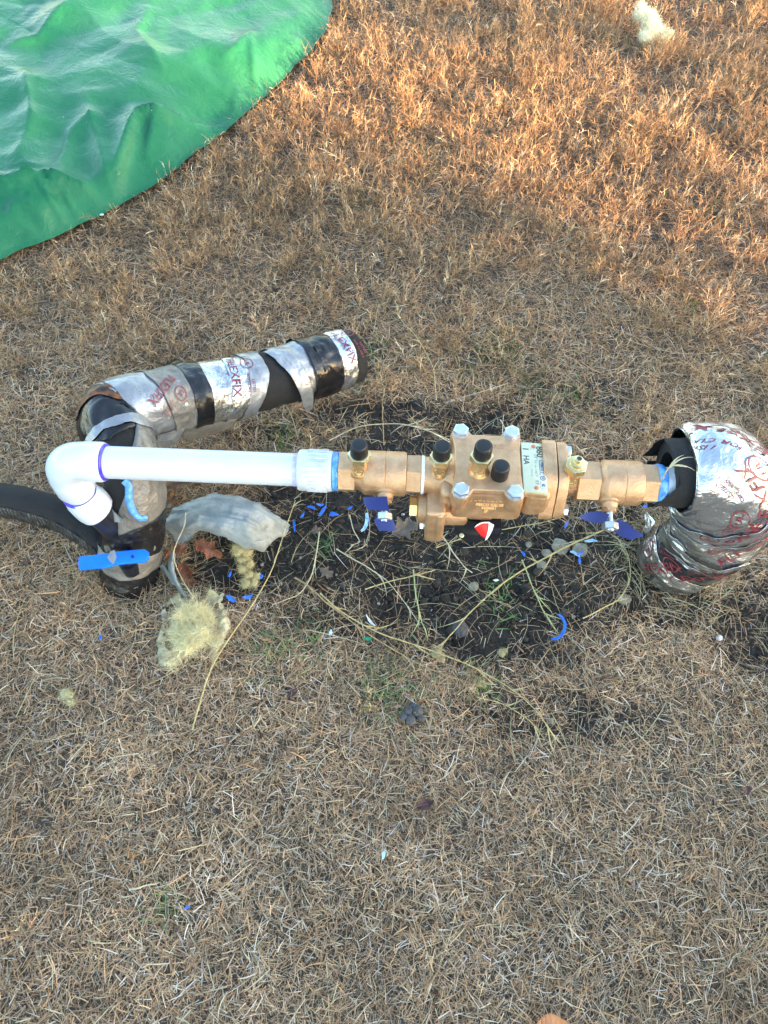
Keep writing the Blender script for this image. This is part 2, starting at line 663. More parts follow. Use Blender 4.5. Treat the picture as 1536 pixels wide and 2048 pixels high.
def in_bag(x, y, margin=0.0):
    """true under the bag: left/above of the outline"""
    xb = np.interp(y, BAG_W[:, 1], BAG_W[:, 0])
    return (y > BAG_W[0, 1]) & (x < xb - margin)


PAL_STRAW = np.array([[0.36, 0.24, 0.13], [0.42, 0.29, 0.16], [0.30, 0.20, 0.11], [0.46, 0.35, 0.21], [0.24, 0.155, 0.09], [0.38, 0.28, 0.18], [0.33, 0.21, 0.12]])
PAL_GREY = np.array([[0.30, 0.27, 0.225], [0.40, 0.37, 0.31], [0.20, 0.175, 0.145], [0.27, 0.21, 0.15], [0.14, 0.115, 0.09], [0.48, 0.45, 0.39], [0.33, 0.25, 0.165], [0.10, 0.08, 0.065], [0.55, 0.53, 0.48], [.23, .20, .16], [.18, .15, .115]])
PAL_GREY = PAL_GREY * np.array([1.12, 1.0, 0.84])
PAL_PALE = np.array([[0.44, 0.38, 0.20], [0.50, 0.44, 0.27], [0.38, 0.33, 0.19], [0.55, 0.50, 0.35], [0.30, 0.27, 0.16]])
PAL_GREEN = np.array([[0.07, 0.15, 0.035], [0.10, 0.20, 0.05], [0.05, 0.11, 0.03]])


def pick(pal, n, var=0.18):
    c = pal[rng.integers(0, len(pal), n)]
    return c * (1 + rng.uniform(-var, var, (n, 1)))


def scatter(n, x0=-1.75, x1=1.75, y0=-0.2, y1=3.1):
    """random points, thinner outside the view"""
    x = rng.uniform(x0, x1, n)
    y = rng.uniform(y0, y1, n)
    px, py = proj(np.stack([x, y, np.zeros(n)], -1))
    m = (px > -260) & (px < 1796) & (py > -230) & (py < 2300)
    m &= ~in_bag(x, y, 0.09)
    return x[m], y[m], px[m], py[m]


def lawn_height(x, y, px, py):
    """0 = mown flat thatch, 1 = tall tufts"""
    h = np.clip((1180 - py) / 900, 0, 1)
    return h


def build_lawn():
    S = Strips()
    # 1. lying clippings / thatch everywhere
    x, y, px, py = scatter(1750000)
    s = soilness(x, y)
    keepp = 1 - 0.90 * np.clip(s * 1.15, 0, 1)
    dens = np.interp(py, [-200, 400, 900, 1300], [0.16, 0.30, 0.70, 1.0]) * keepp
    dens *= np.clip(1 + 0.45 * n2(x, y, 11, 33.0), 0.2, 1)
    m = rng.random(len(x)) < dens
    x, y, px, py, s = x[m], y[m], px[m], py[m], s[m]
    n = len(x)
    z = ground_z(x, y) + rng.uniform(0.0, 0.011, n)
    az = rng.uniform(0, 2 * PI, n)
    el = rng.normal(0.05, 0.22, n)
    L = rng.gamma(3.0, 0.0044, n).clip(0.004, 0.042) * np.interp(py, [0, 900, 1400], [1.35, 1.2, 1.0])
    w = (0.00045 + 0.0013 * rng.random(n) ** 1.8) * np.interp(py, [0, 900, 1400], [1.35, 1.1, 1.0])
    d = unit(az, el)
    side = np.cross(d, np.array([0, 0, 1.0]) + rng.normal(0, 0.35, (n, 3)))
    tone = n2(x, y, 6, 5.5) + 0.6 * n2(x, y, 30, 7.5)
    mixf = np.interp(py, [300, 1000, 1500], [0.75, 0.5, 0.30]) + 0.35 * tone
    straw = rng.random(n) < mixf
    C = np.where(straw[:, None], pick(PAL_STRAW, n) * 0.8, pick(PAL_GREY, n))
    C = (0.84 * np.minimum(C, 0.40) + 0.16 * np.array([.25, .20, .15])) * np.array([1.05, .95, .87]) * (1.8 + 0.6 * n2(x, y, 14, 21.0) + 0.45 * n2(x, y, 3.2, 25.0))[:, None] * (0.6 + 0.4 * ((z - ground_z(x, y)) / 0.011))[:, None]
    B_ = np.stack([x, y, z], -1)
    dr, bn = rng.uniform(-0.1, 0.25, n), rng.normal(0, 0.16, n)
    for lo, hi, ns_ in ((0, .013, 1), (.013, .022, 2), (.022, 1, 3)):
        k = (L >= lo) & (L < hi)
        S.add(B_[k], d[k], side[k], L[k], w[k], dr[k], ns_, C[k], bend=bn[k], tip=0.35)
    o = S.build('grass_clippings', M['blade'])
    tag(o, 'short dry grey and tan mown grass thatch lying over the lawn', 'dry grass', kind='stuff')

    # 2. standing tufts: stems with small side leaves
    S = Strips()
    tx, ty, tpx, tpy = scatter(9500)
    tk = rng.random(len(tx)) < (0.05 + 0.95 * lawn_height(tx, ty, tpx, tpy)) * np.clip(0.75 + 1.2 * n2(tx, ty, 5, 52.0, 2), 0.1, 1)
    tx, ty = tx[tk], ty[tk]
    cnt = rng.integers(4, 15, len(tx))
    ti = np.repeat(np.arange(len(tx)), cnt)
    spread = rng.uniform(0.005, 0.013, len(tx))[ti]
    ox, oy = rng.normal(0, 1, len(ti)) * spread, rng.normal(0, 1, len(ti)) * spread
    x1, y1, _, _ = scatter(30000)
    x = np.r_[tx[ti] + ox, x1]
    y = np.r_[ty[ti] + oy, y1]
    out = np.r_[np.arctan2(oy, ox), rng.uniform(0, 2 * PI, len(x1))]
    tall = np.r_[rng.uniform(0.8, 1.45, len(tx))[ti], np.full(len(x1), 0.62)]
    ttone = np.r_[rng.uniform(0.75, 1.35, len(tx))[ti], np.full(len(x1), 0.8)]
    isb = np.r_[np.zeros(len(ti), bool), np.ones(len(x1), bool)]
    px, py = proj(np.stack([x, y, np.zeros(len(x))], -1))
    s = soilness(x, y)
    hgt = lawn_height(x, y, px, py)
    cl = n2(x, y, 16, 50.0, 2)
    dens = np.where(isb, 0.02 + 0.6 * hgt, 1.0) * (1 - np.clip(s * 1.3, 0, 0.97))
    m = (rng.random(len(x)) < dens) & ~in_bag(x, y, -0.028)
    x, y, px, py, cl, hgt, out, tall, ttone = x[m], y[m], px[m], py[m], cl[m], hgt[m], out[m], tall[m], ttone[m]
    n = len(x)
    L = (0.017 + 0.036 * hgt) * rng.uniform(0.6, 1.3, n) * tall
    # clump-wise lean
    la = n2(x, y, 13, 61.0, 2) * 5.0
    lean = rng.normal(0.42, 0.28, n).clip(0.02, 1.3)
    az = out + 0.4 * np.sin(la - out) + rng.normal(0, 0.5, n)
    d = unit(az, PI / 2 - lean)
    base = np.stack([x, y, ground_z(x, y) + 0.002], -1)
    side = np.cross(d, rng.normal(0, 1, (n, 3)))
    Cs = pick(PAL_STRAW, n) * (1 + 0.2 * n2(x, y, 9, 71.0))[:, None]
    grey = rng.random(n) < np.interp(py, [0, 700, 1400], [0.18, 0.3, 0.5])
    Cs = np.where(grey[:, None], pick(PAL_GREY, n), Cs) * ttone[:, None]
    wst = rng.uniform(0.0007, 0.0012, n)
    droop = rng.uniform(0.0, 0.35, n)
    S.add(base, d, side, L, wst, droop, 3, Cs * 1.15, tip=0.4)
    nl = 6
    for k in range(nl):
        t = rng.uniform(0.15, 1.0, n) if k else np.full(n, 0.97)
        b = base + d * (L * t)[:, None]
        b[:, 2] -= droop * L * t * t
        a2 = rng.uniform(0, 2 * PI, n)
        perp = np.cross(d, unit(a2, np.zeros(n)))
        perp /= np.maximum(np.linalg.norm(perp, axis=1, keepdims=True), 1e-6)
        dd = d * rng.uniform(0.7, 1.5, n)[:, None] + perp * rng.uniform(0.35, 1.0, n)[:, None]
        lf = rng.uniform(0.008, 0.022, n) * (0.8 + 0.5 * hgt)
        sd_ = np.cross(dd, rng.normal(0, 1, (n, 3)))
        S.add(b, dd, sd_, lf, rng.uniform(0.0009, 0.0018, n), rng.uniform(0, 0.5, n), 2, Cs * rng.uniform(1.05, 1.7, (n, 1)), tip=0.1)
    # single long blades through the tufts
    x, y, px, py = scatter(60000)
    hgt = lawn_height(x, y, px, py)
    m = rng.random(len(x)) < (0.05 + 0.55 * hgt) * (1 - 0.9 * soilness(x, y))
    x, y, px, py, hgt = x[m], y[m], px[m], py[m], hgt[m]
    n = len(x)
    d = unit(rng.uniform(0, 2 * PI, n), rng.uniform(0.1, 1.2, n))
    S.add(np.stack([x, y, ground_z(x, y)], -1), d, np.cross(d, rng.normal(0, 1, (n, 3))), rng.uniform(0.02, 0.05, n) * (0.7 + 0.6 * hgt),
          rng.uniform(0.0009, 0.0019, n), rng.uniform(0.1, 0.7, n), 4, np.where((rng.random(n) < 0.5)[:, None], pick(PAL_STRAW, n), pick(PAL_GREY, n)), bend=rng.normal(0, 0.25, n), tip=0.1)
    S.c[-1] *= 1.35
    S.c = [c_ * np.array([.86, .82, .76]) for c_ in S.c]
    o = S.build('dry_grass', M['blade'])
    tag(o, 'tan dry grass tufts standing thicker and taller towards the upper lawn', 'dry grass', kind='stuff')

    # 3. runners and longer straws, denser round the soil and in the middle
    S = Strips()
    x, y, px, py = scatter(42000)
    band = np.exp(-((py - 1150) / 330) ** 2)
    around = np.exp(-(((px - 900) / 520) ** 2 + ((py - 1050) / 330) ** 2))
    m = rng.random(len(x)) < (0.06 + 0.16 * band + 0.34 * around) * (1 - 0.35 * soilness(x, y))
    x, y, px, py = x[m], y[m], px[m], py[m]
    n = len(x)
    az = rng.uniform(0, 2 * PI, n)
    L = rng.gamma(3.0, 0.019, n).clip(0.02, 0.14)
    d = unit(az, rng.uniform(0.0, 0.45, n))
    base = np.stack([x, y, ground_z(x, y) + rng.uniform(0.002, 0.012, n)], -1)
    C = np.where((rng.random(n) < 0.6)[:, None], pick(PAL_PALE, n), pick(PAL_STRAW, n))
    S.add(base, d, np.cross(d, np.array([0, 0, 1.0]) + rng.normal(0, .3, (n, 3))), L, rng.uniform(0.0006, 0.0017, n), rng.uniform(0.1, 0.45, n), 6, C, bend=rng.normal(0, 0.32, n), tip=0.25)
    for bx_, by_, rr_, cnt_ in ((262, 1140, .05, 420), (1345, 1130, .062, 420), (235, 1120, .03, 120), (700, 725, .06, 160), (330, 1100, .05, 120), (100, 1030, .05, 120)):
        p0 = P(bx_, by_)
        a_ = rng.uniform(0, 2 * PI, cnt_)
        q_ = np.stack([p0[0] + np.cos(a_) * rr_ * rng.uniform(.8, 1.7, cnt_), p0[1] + np.sin(a_) * rr_ * rng.uniform(.8, 1.7, cnt_)], -1)
        dd_ = unit(a_ + rng.normal(1.4, .7, cnt_), rng.uniform(.1, .8, cnt_))
        S.add(np.stack([q_[:, 0], q_[:, 1], ground_z(q_[:, 0], q_[:, 1])], -1), dd_, np.cross(dd_, rng.normal(0, 1, (cnt_, 3))), rng.uniform(.025, .075, cnt_), rng.uniform(.0007, .0018, cnt_), rng.uniform(.1, .6, cnt_), 6,
              np.where((rng.random(cnt_) < .6)[:, None], pick(PAL_PALE, cnt_), pick(PAL_STRAW, cnt_)), bend=rng.normal(0, .35, cnt_), tip=.2)
    o = S.build('straw_litter', M['blade'])
    tag(o, 'long loose pale straws strewn over the soil and lawn', 'straw', kind='stuff')

    # 4. green sprigs
    S = Strips()
    spots = [(1010, 700, 45), (990, 690, 40), (745, 705, 25), (1150, 790, 45), (1060, 770, 35), (830, 300, 60), (860, 330, 60), (940, 750, 30), (800, 1370, 60), (770, 1380, 45), (1000, 1190, 40),
             (650, 1090, 15), (960, 1370, 30), (540, 1310, 40), (720, 400, 50), (1380, 620, 25), (560, 880, 40), (1040, 120, 40), (980, 70, 30), (620, 1290, 40), (330, 1810, 25), (1430, 430, 40)]
    for cx, cy, r in spots:
        n = int(r * 2.2)
        p = P(cx, cy)
        k = r / 1500.0 * math.hypot(p[1], CAM_H)
        x = rng.normal(p[0], k * 0.55, n)
        y = rng.normal(p[1], k * 0.75, n)
        d = unit(rng.uniform(0, 2 * PI, n), rng.uniform(0.2, 1.2, n))
        pal = PAL_GREEN if cy < 900 else PAL_GREEN * np.array([1.6, 1.5, 1.9]) + 0.02
        S.add(np.stack([x, y, ground_z(x, y)], -1), d, np.cross(d, rng.normal(0, 1, (n, 3))), rng.uniform(0.015, 0.038, n), rng.uniform(0.0015, 0.0028, n), rng.uniform(0.1, 0.6, n), 4, pick(pal, n), tip=0.1)
    o = S.build('green_grass', M['blade'])
    tag(o, 'few fresh green grass sprigs growing up through the dry lawn', 'grass', kind='stuff')


build_lawn()


# unseen foliage added at the right to block the sun: its shade lies over the near ground, its thin end lets the low sun through
def build_shade_caster():
    r_ = np.random.default_rng(5)
    HX = 12.0
    root = empty('shade_caster', (HX, -4, 0))
    tag(root, 'leafy row added out of view right of the lawn to shade it', 'shade_caster')
    shift = HX * (-math.cos(SUN_AZ) / math.sin(SUN_AZ))
    n = 90000
    y = r_.uniform(-7.0, 3.6, n)          # along the sun's track this maps onto lawn depth y
    z = r_.uniform(0.0, 3.4, n)
    k = np.interp(y, [-7, 1.15, 1.45, 1.75, 2.2, 2.7, 3.6], [1.0, 1.0, 0.42, 0.26, 0.12, 0.05, 0.0])
    cl = n2(y, z, 1.5, 3.0, 2)
    k = np.where(y > 1.15, k * np.clip(1 + 2.4 * cl, 0.1, 2.6), k)
    k *= np.interp(z, [0, 2.7, 3.3], [1, 1, 0.3])
    m = r_.random(n) < k
    y, z = y[m], z[m]
    n = len(y)
    x = r_.normal(0, 0.22, n)
    S = 0.045
    a = r_.normal(0, 1, (n, 3))
    a /= np.linalg.norm(a, axis=1, keepdims=True)
    b = np.cross(a, r_.normal(0, 1, (n, 3)))
    b /= np.linalg.norm(b, axis=1, keepdims=True)
    c = np.stack([x, y + shift + 4, z], -1)
    V = np.stack([c - a * S * 1.3, c + b * S * .8, c + a * S * 1.3, c - b * S * .8], 1).reshape(-1, 3)
    col = np.repeat((np.array([0.06, 0.10, 0.035]) * r_.uniform(.6, 1.4, (n, 1)))[:, None], 4, 1).reshape(-1, 3)
    me = fast_mesh('foliage', V, np.arange(n * 4), np.arange(0, n * 4, 4), col)
    o = link('foliage', me, M['blade'], root, 0)
    o['kind'] = 'stuff'
    for i in range(14):
        bm = bmesh.new()
        yy = -6.5 + i * 0.62 + shift + 4
        pts = [(0, yy, 0), (0.03, yy + .05, .9), (-.04, yy + .12, 1.8), (0, yy + .1, 2.6)]
        rings = []
        for kx, (px_, py_, pz_) in enumerate(pts):
            r = .035 - .008 * kx
            rings.append([bm.verts.new((px_ + r * math.cos(t * PI / 4), py_ + r * math.sin(t * PI / 4), pz_)) for t in range(8)])
        for A, B in zip(rings, rings[1:]):
            for t in range(8):
                bm.faces.new((A[t], A[(t + 1) % 8], B[(t + 1) % 8], B[t]))
        obj('stem', bm, M['fence'], root)


build_shade_caster()


# ------------------------------------------------------------------ soil crumbs
def ico():
    bm = bmesh.new()
    bmesh.ops.create_icosphere(bm, subdivisions=1, radius=1)
    V = np.array([v.co[:] for v in bm.verts])
    T = np.array([[v.index for v in f.verts] for f in bm.faces])
    bm.free()
    return V, T


def build_crumbs():
    V0, T0 = ico()
    x, y, px, py = scatter(130000, -0.7, 0.9, 0.2, 1.2)
    s = soilness(x, y)
    m = rng.random(len(x)) < np.clip(s * 1.2 - 0.15, 0.02, 1) * 0.55
    x, y, px, py = x[m], y[m], px[m], py[m]
    n = len(x)
    r = rng.gamma(1.5, 0.0009, n).clip(0.0006, 0.0055)
    coarse = np.exp(-(((px - 930) / 330) ** 2 + ((py - 1170) / 110) ** 2))
    big = (rng.random(n) < 0.03 * coarse * 0.5 + 0.001)
    r = np.where(big, rng.uniform(0.0035, 0.009, n), r)
    V = V0[None] * (1 + rng.uniform(-0.33, 0.33, (n, len(V0), 1)))
    V = V * r[:, None, None] * rng.uniform(0.7, 1.25, (n, 1, 3))
    a = rng.uniform(0, 2 * PI, n)
    ca, sa = np.cos(a)[:, None], np.sin(a)[:, None]
    V = np.stack([V[..., 0] * ca - V[..., 1] * sa, V[..., 0] * sa + V[..., 1] * ca, V[..., 2] * 0.8], -1)
    V += np.stack([x, y, ground_z(x, y) + r * 0.4 + rng.uniform(0, .002, n)], -1)[:, None, :]
    T = (T0[None] + (np.arange(n) * len(V0))[:, None, None]).reshape(-1)
    c = np.array([0.031, 0.026, 0.021]) * rng.uniform(0.5, 1.9, (n, 1))
    light = rng.random(n) < 0.02
    c = np.where(light[:, None], np.array([0.22, 0.2, 0.16]) * rng.uniform(0.6, 1.4, (n, 1)), c)
    C = np.repeat(c[:, None, :], len(V0), 1).reshape(-1, 3)
    me = fast_mesh('soil_crumbs', V.reshape(-1, 3), T, np.arange(0, len(T), 3), C)
    tag(link('soil_crumbs', me, M['clod'], None, 0), 'loose dark crumbly soil dug up around the valve', 'soil', kind='stuff')


build_crumbs()


# ------------------------------------------------------------------ green plastic bag / sheet
def build_bag():
    ns, nt_ = 330, 240
    bw = BAG_W
    seg = np.r_[0, np.cumsum(np.linalg.norm(np.diff(bw, axis=0), axis=1))]
    sv = np.linspace(0, seg[-1], ns)
    bx = np.interp(sv, seg, bw[:, 0])
    by = np.interp(sv, seg, bw[:, 1])
    for _ in range(3):
        bx[1:-1] = (bx[:-2] + 2 * bx[1:-1] + bx[2:]) / 4
        by[1:-1] = (by[:-2] + 2 * by[1:-1] + by[2:]) / 4
    cen = np.array([-1.9, 3.0])
    tt = np.linspace(-0.06, 1, nt_)
    X = bx[:, None] + (cen[0] - bx[:, None]) * np.clip(tt, 0, 1)[None]
    Y = by[:, None] + (cen[1] - by[:, None]) * np.clip(tt, 0, 1)[None]
    # rounded rim: height over distance from the edge
    D = np.hypot(X - bx[:, None], Y - by[:, None])
    hmax = 0.07 + 0.02 * np.sin(sv * 2.0)[:, None]
    ww = 0.22
    u = np.clip(D / ww, 0, 1)
    Z = 0.016 + hmax * (1 - (1 - u) ** 1.6) ** 0.95 + 0.06 * np.clip((D - ww) / 1.0, 0, 1)
    # underside lip tucks back in
    lip = tt < 0
    k = (-tt[lip] / 0.06)
    X[:, lip] = bx[:, None] + (cen[0] - bx)[:, None] * 0.03 * k
    Y[:, lip] = by[:, None] + (cen[1] - by)[:, None] * 0.03 * k
    Z[:, lip] = 0.022 - 0.012 * k
    # creases: photo-px polylines -> world at z .13
    def crease(pts, h, w, asym=0.0):
        q = np.array([P(a, b, 0.13)[:2] for a, b in pts])
        best = np.full(X.shape, 9.0)
        sg = np.zeros(X.shape)
        along = np.zeros(X.shape)
        tot = 0
        lens = np.linalg.norm(np.diff(q, axis=0), axis=1)
        full = lens.sum()
        for a, b, l in zip(q[:-1], q[1:], lens):
            e = (b - a) / l
            rx, ry = X - a[0], Y - a[1]
            t = np.clip(rx * e[0] + ry * e[1], 0, l)
            dx, dy = rx - t * e[0], ry - t * e[1]
            d = np.hypot(dx, dy)
            s_ = np.sign(e[0] * ry - e[1] * rx)
            mm = d < best
            best = np.where(mm, d, best)
            sg = np.where(mm, s_, sg)
            along = np.where(mm, (tot + t) / full, along)
            tot += l
        fade = np.clip(np.sin(np.clip(along, 0, 1) * PI), 0, 1) ** 0.6
        side = np.where(sg > 0, 1 + asym, 1 - asym)
        return 1.25 * h * fade * np.exp(-best / (0.62 * w * np.clip(side, 0.12, 2)))
    body = np.clip(D / 0.05, 0, 1)
    cz = 0
    CR = [([(205, 335), (222, 285), (245, 240), (268, 200), (300, 192), (330, 200)], 0.030, 0.035, 0.6),
          ([(205, 335), (150, 322), (80, 322), (0, 345), (-60, 360)], 0.028, 0.03, -0.6),
          ([(0, 385), (60, 400), (110, 385), (170, 415)], 0.02, 0.016, 0.4), ([(60, 330), (110, 380), (130, 420)], 0.018, 0.014, 0.4),
          ([(130, 350), (175, 400), (150, 430)], 0.013, 0.012, 0.3), ([(0, 430), (20, 460), (15, 500)], 0.016, 0.012, 0),
          ([(20, 350), (50, 330), (110, 335), (170, 405)], 0.012, 0.012, 0.3),
          ([(495, 20), (500, 90), (512, 130), (530, 168)], 0.009, 0.02, 0.2), ([(355, 175), (300, 200), (270, 260)], 0.014, 0.03, 0.4),
          ([(400, 170), (370, 180), (320, 188), (270, 198)], 0.015, 0.02, 0.5),
          ([(160, 165), (185, 250), (205, 330)], 0.018, 0.05, 0.2), ([(330, 130), (270, 50), (300, 0)], 0.014, 0.05, 0.3),
          ([(0, 90), (80, 70), (150, 0)], 0.018, 0.06, 0.3), ([(20, 300), (60, 220), (50, 130)], 0.016, 0.04, 0.4), ([(100, 310), (130, 230), (190, 200)], 0.012, 0.03, -.3),
          ([(440, 80), (470, 60), (500, 20)], 0.012, 0.03, 0.3), ([(560, 110), (590, 70), (650, 30)], 0.010, 0.02, 0.1),
          ([(470, 110), (455, 130), (462, 160)], 0.008, 0.012, 0.3), ([(600, 0), (560, 40), (570, 90)], 0.010, 0.025, 0.2),
          ([(340, 330), (300, 300), (290, 250)], 0.008, 0.015, 0.2), ([(240, 390), (225, 350), (240, 300)], 0.010, 0.02, 0.2)]
    for c in CR:
        cz = cz + crease(*c)
    Z = Z + cz * body
    # broad billows and fine crumple
    WX = X + 0.09 * n2(X, Y, 4, 31.0, 2) + 0.3 * Y
    WY = Y * 0.6 + 0.09 * n2(X, Y, 4, 37.0, 2) - 0.4 * X
    Z = Z + body * (0.012 * n2(X, Y, 3.0, 4.0) + 0.0006 * (1 - np.abs(n2(X, Y, 30.0, 9.0, 2)))) * (D > 0.0)
    tri = lambda q: np.abs((q % 1.0) - 0.5) * 2
    fold = 0
    for k_, (ang, wl, am) in enumerate([(0.35, .46, .020), (1.25, .36, .014), (2.2, .52, .018), (2.9, .27, .010), (0.9, .20, .007), (1.8, .155, .005), (2.6, .115, .0035), (0.1, .09, .0025)]):
        ph = (X * math.cos(ang) + Y * math.sin(ang)) / wl + 0.55 * n2(X, Y, 1.3 / wl * 0.5, 60.0 + k_, 1)
        mask = np.clip(0.5 + 1.8 * n2(X, Y, 0.8 / wl, 80.0 + k_, 1), 0, 1)
        fold = fold + am * mask * (tri(ph) ** 1.0 - 0.5)
    Z = Z + fold * body
    near_corner = np.exp(-(np.hypot(X - P(60, 430, .1)[0], Y - P(60, 430, .1)[1]) / 0.16) ** 2)
    Z = Z + near_corner * 0.035 * (1 - np.abs(n2(X, Y, 13, 12.0, 3)) * 2) * body
    jag = 0.007 * n2(bx, by, 14, 3.0) + 0.004 * n2(bx, by, 40, 5.0)
    edge = np.exp(-D / 0.05)
    X += edge * jag[:, None]
    Y += edge * jag[:, None] * -0.5
    V = np.stack([X, Y, Z], -1).reshape(-1, 3)
    idx = np.arange(ns * nt_).reshape(ns, nt_)
    q = np.stack([idx[:-1, :-1], idx[:-1, 1:], idx[1:, 1:], idx[1:, :-1]], -1).reshape(-1)
    me = fast_mesh('green_plastic_bag', V, q, np.arange(0, len(q), 4))
    me.polygons.foreach_set('use_smooth', np.ones(len(me.polygons), bool))
    o = link('green_plastic_bag', me, M['tarp'], None, 0)
    tag(o, 'large wrinkled glossy green plastic bag lying on the dry grass', 'plastic bag')
    md = o.modifiers.new('thickness', 'SOLIDIFY')
    md.thickness = 0.0008
    md.offset = -1
    return X, Y, Z, o


bagX, bagY, bagZ, bag = build_bag()


def bag_height(x, y):
    i = np.argmin((bagX - x) ** 2 + (bagY - y) ** 2)
    return bagZ.ravel()[i]


for (a, b, r) in [(165, 323, 4.2), (293, 180, 1.5), (110, 190, 1.5), (303, 325, 1.6), (545, 60, 1.8), (470, 75, 1.4)]:
    q = P(a, b, 0.15)
    bm = bmesh.new()
    bmesh.ops.create_uvsphere(bm, u_segments=12, v_segments=8, radius=1)
    for v in bm.verts:
        v.co = Vector((v.co.x * r * 1.3 * MM, v.co.y * r * MM, max(v.co.z, -0.2) * r * 0.5 * MM))
    o = obj('water_drop', bm, simple('water_bead', (0.5, 0.62, 0.55), (0.6, 0.7, 0.62), 0.05) if 'bead' not in M else M['bead'], bag)
    M['bead'] = o.data.materials[0]
    o.location = (q[0], q[1], bag_height(q[0], q[1]))
    if a != 165:
        pass

# ------------------------------------------------------------------ backflow preventer
ORIGIN = P(980, 955.2, 0.28)
YAW = math.atan2(-0.04928554, 0.99878473)


def build_ball_valve(root, x0, x1, nx0, bx0, bx1, hx1, R, hexR, name='ball_valve'):
    """body along X: hex end x0..nx0, neck, round body bx0..bx1, hex end ..hx1"""
    bm = bmesh.new()
    hexprism(bm, x0, nx0, hexR, AX, 1.0, 6, PI / 6 if False else 0.0)
    lathe(bm, [(nx0 - 1, hexR * .80), (bx0 - 6, hexR * .84), (bx0 - 2, R * .92), (bx0, R * .985), (bx0 + 3, R), ((bx0 + bx1) * .5 - 1, R), ((bx0 + bx1) * .5, R - .8), ((bx0 + bx1) * .5 + 1, R), (bx1 - 3, R), (bx1, R * .96), (bx1 + 1, hexR * .85)], 40, AX)
    hexprism(bm, bx1 + 0.5, hx1, hexR * 0.96, AX, 1.0)
    return bm


def boss(bm, x, d=(0, -1, -0.35), r0=15, ln=36, r1=10):
    m = X4((x * MM, 0, 0)) @ axis_rot(d)
    lathe(bm, [(10, r0 * 1.15), (20, r0 * 1.1), (ln - 12, r0), (ln - 8, r0 - 0.5), (ln - 6, r1 + 1), (ln, r1), (ln + 0.1, r1 - 1.5)], 28, m)
    hexprism(bm, ln - 1, ln + 5, r1 * 0.9, m, 0.6)


def test_cock(root, x, y, z, cap=True, lean=(0.02, 0.0, 1), kind=0):
    up = X4((x * MM, y * MM, z * MM)) @ axis_rot(lean)
    bm = bmesh.new()
    lathe(bm, [(-4, 15), (0, 14), (3, 12), (6, 10.5), (22, 10), (24, 9)], 28, up)
    t = obj('test_cock', bm, M['bronze_machined'], root)
    bm = bmesh.new()
    hexprism(bm, 20, 31, 14.5, up, 1.3, 6, PI / 6)
    if not cap:
        lathe(bm, [(30, 9.5), (35, 8.5), (36, 5.5), (42, 5.2), (43, 4.0), (43.2, 3.2)], 24, up)
    obj('hex_nut', bm, M['brass'], t)
    # slotted screw on the camera side
    bm = bmesh.new()
    sm = X4((x * MM, (y - 8) * MM, (z + 6) * MM)) @ axis_rot((0, -1, 0.35))
    lathe(bm, [(-6, 8), (1.0, 7.6), (3, 7), (3.1, 5.2), (1.8, 5.0)], 24, sm)
    rbox(bm, (0, 0, 2.2), (8.5, 1.6, 1.6), 0.2, 1, sm)
    obj('slot_screw', bm, M['brass'], t)
    if cap:
        bm = bmesh.new()
        lathe(bm, [(28, 11.0), (30, 11.4), (46, 11.0), (49.2, 10.6), (50.6, 9.4), (51, 7.5), (50.9, 0.8)], 32, up)
        obj('dust_cap', bm, M['black_cap'], t)
    else:
        bm = bmesh.new()
        lathe(bm, [(43, 3.2), (43.4, 3.0)], 16, up)
        obj('bore', bm, M['ink'], t)
    return t


def hex_bolt(root, x, y, z, r=10.5, h=6.5, d=(0, 0, 1), rot=0.0, shank=0):
    bm = bmesh.new()
    m = X4((x * MM, y * MM, z * MM)) @ axis_rot(d)
    lathe(bm, [(-0.5, r * 1.02), (0.8, r * 1.02)], 24, m)
    hexprism(bm, 0.8, h, r, m, 0.9, 6, rot)
    lathe(bm, [(h - 0.4, r * 0.80), (h + 0.25, r * 0.78), (h + 0.3, r * 0.7)], 24, m)
    if shank:
        lathe(bm, [(-shank, r * 0.5), (0, r * 0.5)], 16, m)
    return obj('bolt', bm, M['zinc'], root)


def wing_handle(parent, x, d, blades):
    bm = bmesh.new()
    for k in blades:
        # each blade: list of 3D mm offsets (local device frame) quads swept with thickness
        P0 = np.array(k, float)
        # rows of 2 pts
        n = len(P0) // 2
        A, B = P0[0::2], P0[1::2]
        nrm = np.cross(B[0] - A[0], A[1] - A[0])
        nrm /= np.linalg.norm(nrm)
        th = 2.2
        top = [[bm.verts.new(Vector(((q + nrm * th / 2) * MM).tolist())) for q in r] for r in (A, B)]
        bot = [[bm.verts.new(Vector(((q - nrm * th / 2) * MM).tolist())) for q in r] for r in (A, B)]
        for i in range(n - 1):
            bm.faces.new((top[0][i], top[0][i + 1], top[1][i + 1], top[1][i]))
            bm.faces.new((bot[0][i], bot[1][i], bot[1][i + 1], bot[0][i + 1]))
            bm.faces.new((top[0][i], bot[0][i], bot[0][i + 1], top[0][i + 1]))
            bm.faces.new((top[1][i], top[1][i + 1], bot[1][i + 1], bot[1][i]))
        bm.faces.new((top[0][0], top[1][0], bot[1][0], bot[0][0]))
        bm.faces.new((top[0][-1], bot[0][-1], bot[1][-1], top[1][-1]))
    bmesh.ops.bevel(bm, geom=[e for e in bm.edges if len(e.link_faces) == 2 and e.calc_face_angle(0) > 0.6], offset=0.0009, segments=2, affect='EDGES')
    return obj('handle', bm, M['handle_blue'], parent)


def dev(px, py, zl):
    """photo px at device-local height (mm) -> device-local mm"""
    q = P(px, py, 0.28 + zl * MM) - ORIGIN
    c, s = math.cos(YAW), math.sin(YAW)
    return (q[0] * c + q[1] * s) / MM, (-q[0] * s + q[1] * c) / MM, zl


